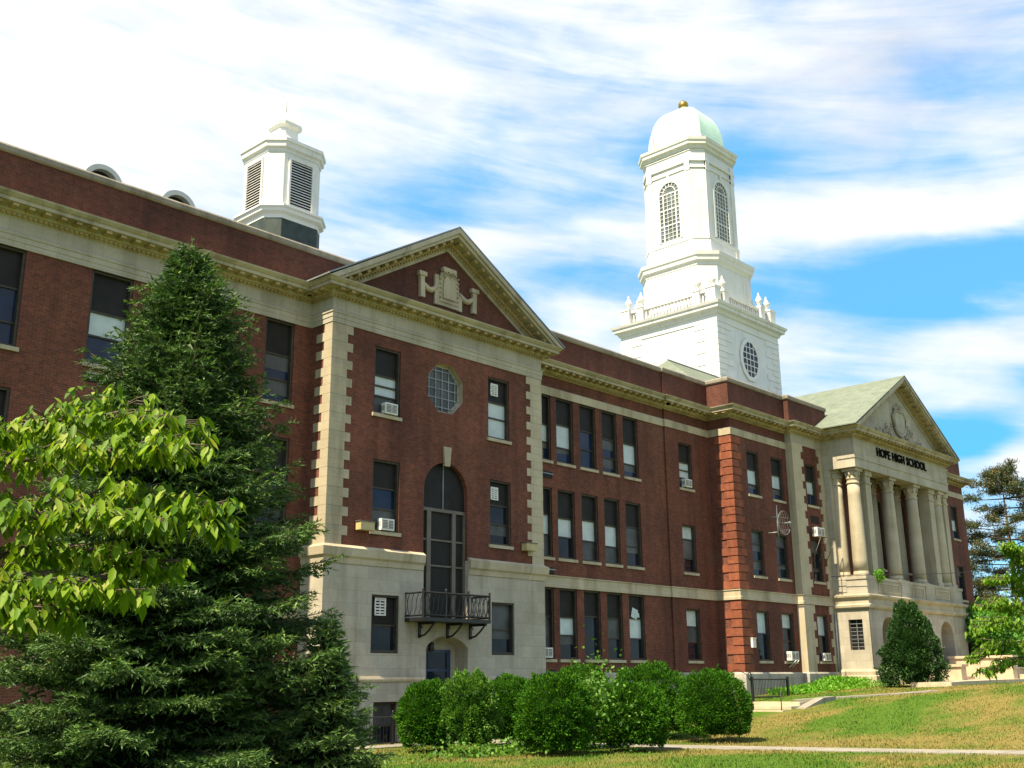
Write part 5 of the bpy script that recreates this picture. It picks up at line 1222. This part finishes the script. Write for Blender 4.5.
bough_tree('dogwood_tree', tb, tt, boughs, L_DOG2, 12, .060, .028, 'drooping pale green tree hanging over the lawn before the low terrace wall', 46, .34, 6)

def shrub(name, label, base, r, h, mat, seed, n, LL, WW, group=None, cat='bush', cone=0.0, shape='quad', rough=.12, squash=None):
    """base on the ground; blob of many small leaves round a solid core coloured as inner shade"""
    rg_ = np.random.default_rng(seed); root = empty(name, base); bx, by, bz = base
    d = rnd_unit(rg_, n); d[:, 2] = np.where(d[:, 2] < -.75, -d[:, 2], d[:, 2])
    fr_ = rg_.normal(size=(14, 3)) * 3.2; phs = rg_.uniform(0, 6.28, 14)
    bmp = 1 + rough * sum(np.sin(d @ fr_[k] * (1 + k * .25) + phs[k]) for k in range(14)) / 3.0
    rad = rg_.uniform(.80, 1.05, n) ** .6 * bmp
    zz = d[:, 2] * rad
    taper = 1 - cone * np.clip((zz + 1) / 2, 0, 1) ** 1.2
    P = np.stack([bx + d[:, 0] * rad * r * taper, by + d[:, 1] * rad * r * taper, bz + h * .5 + zz * h * .53], 1)
    P[:, 2] = np.maximum(P[:, 2], bz + rg_.uniform(.0, .12, n))
    ns = int(40 * r); sd = rnd_unit(rg_, ns); sd[:, 2] = np.abs(sd[:, 2]) * .9 + .1; k_ = n // 160
    ji = rg_.integers(0, n, ns)                              # stray shoots that stick out of the outline
    for q_ in ji:
        nb = 26; t_ = np.linspace(0, 1, nb)[:, None]; dv = (d[q_] + np.array([0, 0, .5]) + rg_.normal(0, .3, 3)); dv /= np.linalg.norm(dv)
        sel = rg_.integers(0, n, nb); P[sel] = P[q_] + dv * t_ * rg_.uniform(.06, .20) * min(1.4, r) + rg_.normal(0, .012, (nb, 3)); d[sel] = dv
    A = d + rnd_unit(rg_, n) * .75 + np.array([0, 0, .35]); N = rnd_unit(rg_, n)
    leaves('foliage', P, A, N, LL * rg_.uniform(.6, 1.3, n), WW, mat, root, base, shape)
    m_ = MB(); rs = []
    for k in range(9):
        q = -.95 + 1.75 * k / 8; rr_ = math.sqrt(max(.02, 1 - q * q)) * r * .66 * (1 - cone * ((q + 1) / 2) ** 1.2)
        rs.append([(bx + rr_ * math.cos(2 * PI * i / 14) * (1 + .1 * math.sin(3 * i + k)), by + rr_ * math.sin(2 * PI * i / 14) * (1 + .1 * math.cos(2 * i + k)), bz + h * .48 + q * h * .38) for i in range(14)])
    m_.rings(rs, True); m_.build('shade_core', L_CORE, root)
    return tag(root, label, cat, group)
GB = 'clipped bushes in front of the brick wing'
bl_ = [((22.3, 24.4), .82, 2.05, L_YEW, 'small dark green rounded bush nearest the iron fence and basement window'),
       ((23.0, 23.35), .90, 2.2, L_BOX, 'lighter green leafy bush standing in front of the blue door under the balcony'),
       ((25.9, 24.6), .95, 2.2, L_YEW, 'dark green bush mostly hidden behind the big egg-shaped front bush'),
       ((23.6, 20.6), 1.12, 2.25, L_YEW, 'big dark green egg-shaped bush standing nearest the lawn in the bush row'),
       ((26.5, 22.1), .95, 2.0, L_BOX, 'bush wrapped in pale vines, squeezed between the two big front bushes'),
       ((26.2, 19.75), .98, 1.95, L_YEW, 'rounded dark bush beside the concrete path, next to the egg-shaped bush'),
       ((29.3, 24.3), 1.15, 2.5, L_YEW, 'tall bush rising highest over the row, below the grouped windows'),
       ((31.9, 23.4), 1.55, 2.5, L_YEW, 'wide green bush tucked behind the neat round bush at the end of the row'),
       ((31.5, 20.5), 1.22, 2.3, L_YEW, 'large neatly round bush ending the row, nearest the tan stone steps')]
for i, ((x, y), r, h, mt, lb) in enumerate(bl_):
    shrub('round_bush', lb, (x, y, gz(x, y)), r * .95, h * .92, mt, 40 + i, int(26000 * r), .085 if mt is L_YEW else .075, .036 if mt is L_YEW else .045, GB, rough=.075 if mt is L_YEW else .12)
shrub('holly_bush', 'dark green cone-shaped holly bush standing before the portico base', (55.0, 23.9, gz(55.0, 23.9) - .38), 1.68, 4.2, L_HOL, 60, 34000, .12, .06, cone=.42, rough=.12)
# vines over the bushes
rg_ = np.random.default_rng(5); P = []; A = []; N = []
for (x, y, z, sx_, sy_, sz_, k) in ((24.9, 20.0, -.6, .5, .4, .7, 420), (26.0, 21.2, -.25, .4, .3, .25, 150), (24.6, 21.5, -1.8, 1.5, .7, .08, 550), (28.6, 23.2, .3, .3, .3, .2, 60), (22.4, 21.8, -1.8, 1.3, .5, .12, 500), (25.5, 19.3, -1.4, .15, .15, .5, 140)):
    q = rg_.normal(size=(k, 3)) * [sx_, sy_, sz_] + [x, y, z]; P.append(q); a = rnd_unit(rg_, k); a[:, 2] -= .3; A.append(a); nn = rnd_unit(rg_, k); nn[:, 2] += 1.2; N.append(nn)
P = np.concatenate(P); P[:, 2] = np.maximum(P[:, 2], -1.98)
o = leaves('weed_vines', P, np.concatenate(A), np.concatenate(N), .12 * rg_.uniform(.6, 1.2, len(P)), .085, L_BOX, None, (0, 0, 0), 'leaf', .1); tag(o, 'pale weedy vines trailing over and between the round bushes', 'vines', kind='stuff')
# ground cover along the building and plant on the podium ledge
n = 9000; x = rg_.uniform(48.3, 57.0, n); y = 28.4 - np.abs(rg_.normal(0, 1.0, n)); hgt = rg_.uniform(0, 1, n) ** 1.5 * (.22 + .3 * np.exp(-((x - 54.5) / 1.6) ** 2)); z = ground(x, y) + hgt
a = rnd_unit(rg_, n); a[:, 2] = np.abs(a[:, 2]) + .2; nn = rnd_unit(rg_, n); nn[:, 2] += .8
o = leaves('ground_cover', np.stack([x, y, z], 1), a, nn, .15 * rg_.uniform(.6, 1.3, n), .08, L_WEED); tag(o, 'bright green weeds growing along the base of the building', 'weeds', kind='stuff')
n = 160; q = np.clip(rg_.normal(size=(n, 3)), -1.6, 1.6) * [.2, .12, .18] + [57.85, 26.5, 5.42]; a = rnd_unit(rg_, n); a[:, 2] -= .2
o = leaves('wall_plant', q, a, rnd_unit(rg_, n), .2, .09, L_WEED, None, (57.85, 26.5, 5.3), 'leaf', .2); tag(o, 'small green plant sprouting on the portico ledge by the corner column', 'plant')
# grass blades
n = 150000; d = rg_.uniform(0, 1, n) ** 1.2 * 46 + 16; th = np.radians(rg_.uniform(40, 78, n)); x = d * np.sin(th); y = d * np.cos(th)
keep = (y < 28.3) & (x > 8) & (x < 66); x, y = x[keep], y[keep]; n = len(x)
def near_path(x, y, pts, w_):
    m_ = np.zeros(len(x), bool)
    for (ax, ay), (bx, by) in zip(pts, pts[1:]):
        dx, dy = bx - ax, by - ay; t_ = np.clip(((x - ax) * dx + (y - ay) * dy) / (dx * dx + dy * dy), 0, 1); m_ |= np.hypot(x - ax - t_ * dx, y - ay - t_ * dy) < w_
    return m_
ok = ~(near_path(x, y, [(38, -14), (34.2, 2), (31.5, 10.8), (28.9, 18.8), (27.4, 24.0), (27.4, 28.3)], .76) | near_path(x, y, [(16.5, 27.5), (26.6, 27.5)], .56) | near_path(x, y, [(45.4, 25.3), (48.8, 22.0), (51.5, 19.6), (55, 17.5)], .46) | ((y > 21.8) & (y < 24.2) & (x > 54.6)) | ((x > 40.5) & (x < 46) & (y > 23.4) & (y < 26.4)) | ((x > 58.7) & (y > 22.8)))
x, y = x[ok], y[ok]; n = len(x); a = rnd_unit(rg_, n) * .55; a[:, 2] = 1
o = leaves('grass', np.stack([x, y, ground(x, y) - .005], 1), a, rnd_unit(rg_, n), rg_.uniform(.03, .085, n) * (1 + .55 * np.sin(x * 1.9 + 2 * np.sin(y * .8)) * np.sin(y * 2.3 + x * .6)), .012 + .0006 * np.hypot(x, y), L_GRASS, None, (0, 0, 0), 'tri'); tag(o, 'short mixed green and dry grass of the sloping lawn', 'grass', kind='stuff')

# background trees
def leafy_tree(name, label, base, trunk_h, blobs, mat, seed, n, LL, group=None):
    rg_ = np.random.default_rng(seed); root = empty(name, base); P = []; m_ = MB()
    m_.tube([(base[0], base[1], base[2] - .3), (base[0], base[1], base[2] + trunk_h)], [.16, .1], 8)
    for (ox_, oy_, oz_, r, h) in blobs:
        k = int(n * r * r * h / sum(b_[3] ** 2 * b_[4] for b_ in blobs)); d = rnd_unit(rg_, k); cl = rg_.normal(size=(26, 3)); cl /= np.linalg.norm(cl, axis=1)[:, None]
        near = (d @ cl.T).max(1); rad = rg_.uniform(.35, 1, k) ** .45 * (.72 + .34 * np.clip((near - .7) / .3, 0, 1))
        P.append(np.stack([base[0] + ox_ + d[:, 0] * rad * r, base[1] + oy_ + d[:, 1] * rad * r, base[2] + oz_ + d[:, 2] * rad * h], 1))
        m_.tube([(base[0], base[1], base[2] + trunk_h * .8), (base[0] + ox_ * .6, base[1] + oy_ * .6, base[2] + oz_ - h * .4), (base[0] + ox_, base[1] + oy_, base[2] + oz_ + h * .3)], [.09, .06, .02], 6)
    P = np.concatenate(P); k = len(P); a = rnd_unit(rg_, k); a[:, 2] -= .35; nn = rnd_unit(rg_, k); nn[:, 2] += 1.1
    leaves('crown', P, a, nn, LL * rg_.uniform(.6, 1.3, k), LL * .55, mat, root, base, 'quad'); m_.build('trunk', BARK, root); return tag(root, label, 'tree', group)
bx_, by_ = 72.2, 24.6
leafy_tree('maple_tree', 'bright green leafy young tree beside the portico corner and terrace wall', (bx_ - .1, by_ + 1.2, gz(bx_, by_)), 1.6, [(-1.6, -.2, 3.2, 1.5, 1.2), (.2, .2, 3.9, 1.6, 1.1), (1.6, 0, 3.4, 1.7, 1.3), (-.3, -.6, 2.3, 1.9, 1.0), (2.6, .3, 2.2, 1.6, 1.1)], L_MAP, 70, 16000, .26)
leafy_tree('shade_tree', 'yellow-green leafy tree behind the terrace wall, below the thin pine', (86, 25.5, gz(86, 25.5)), 2.2, [(0, 0, 4.2, 2.6, 2.0), (2.5, -.5, 5.6, 2.5, 1.8), (-1.6, -.5, 2.6, 2.0, 1.5), (3.0, -1.0, 2.6, 2.8, 1.6)], L_DOG2, 71, 12000, .34)
# thin pine
def pine(base, H, R, seed, label):
    rg_ = np.random.default_rng(seed); root = empty('pine_tree', base); m_ = MB(); bx, by, bz = base; P = []
    m_.tube([(bx, by, bz - .3), (bx + .1, by, bz + H * .5), (bx, by, bz + H * .97)], [.26, .17, .03], 8)
    z = H * .12
    while z < H:
        t_ = 1 - z / H; Rz = R * (.42 + .72 * t_ ** .6) * (1 if t_ > .12 else .75)
        for i in range(int(rg_.integers(4, 7))):
            a = rg_.uniform(0, 6.28); L = Rz * rg_.uniform(.55, 1.1); e = np.array([bx + L * math.cos(a), by + L * math.sin(a), bz + z + L * rg_.uniform(-.12, .28)]); p0 = np.array([bx, by, bz + z])
            m_.tube([tuple(p0), tuple(p0 * .5 + e * .5 + [0, 0, -.1]), tuple(e)], [.05, .035, .012], 4)
            for k in range(int(5 + L * 4)):
                s = rg_.uniform(.3, 1.0) ** .7; c = p0 + (e - p0) * s + rg_.normal(0, .22, 3) * [1, 1, .5]; P.append(c + rg_.normal(0, .19, (34, 3)) * [1, 1, .6])
        z += rg_.uniform(.45, .75)
    for k in range(16): P.append(np.array([bx, by, bz + H - .2 - .13 * k]) + rg_.normal(0, .22 + .03 * k, (22, 3)))
    P = np.concatenate(P); k = len(P); a = rnd_unit(rg_, k); a[:, 2] += .3
    leaves('crown', P, a, rnd_unit(rg_, k), .26 * rg_.uniform(.7, 1.2, k), .06, L_PINE, root, base, 'quad'); m_.build('trunk', BARK, root); return tag(root, label, 'pine tree')
pine((89.5, 30.0, gz(89.5, 30)), 16.3, 5.2, 80, 'thin browning pine tree standing alone against the sky beyond the portico')
for i, (x, y, h, lb) in enumerate(((118, 36, 5.5, 'dark far tree low behind the thin pine'), (124, 46, 6.5, 'far dark tree standing beyond the end wall of the school'), (112, 22, 5, 'far bright green tree seen behind the drooping branches over the lawn'))):
    leafy_tree('shade_tree', lb, (x, y, gz(x, y)), 2.5, [(0, 0, h * .6, 4, h * .42), (3, -2, h * .5, 3.4, h * .36), (-3, 2, h * .5, 3.4, h * .36)], L_HOL if i < 2 else L_MAP, 90 + i, 5000, .5, 'far trees')
print('spruce needles', NSP)
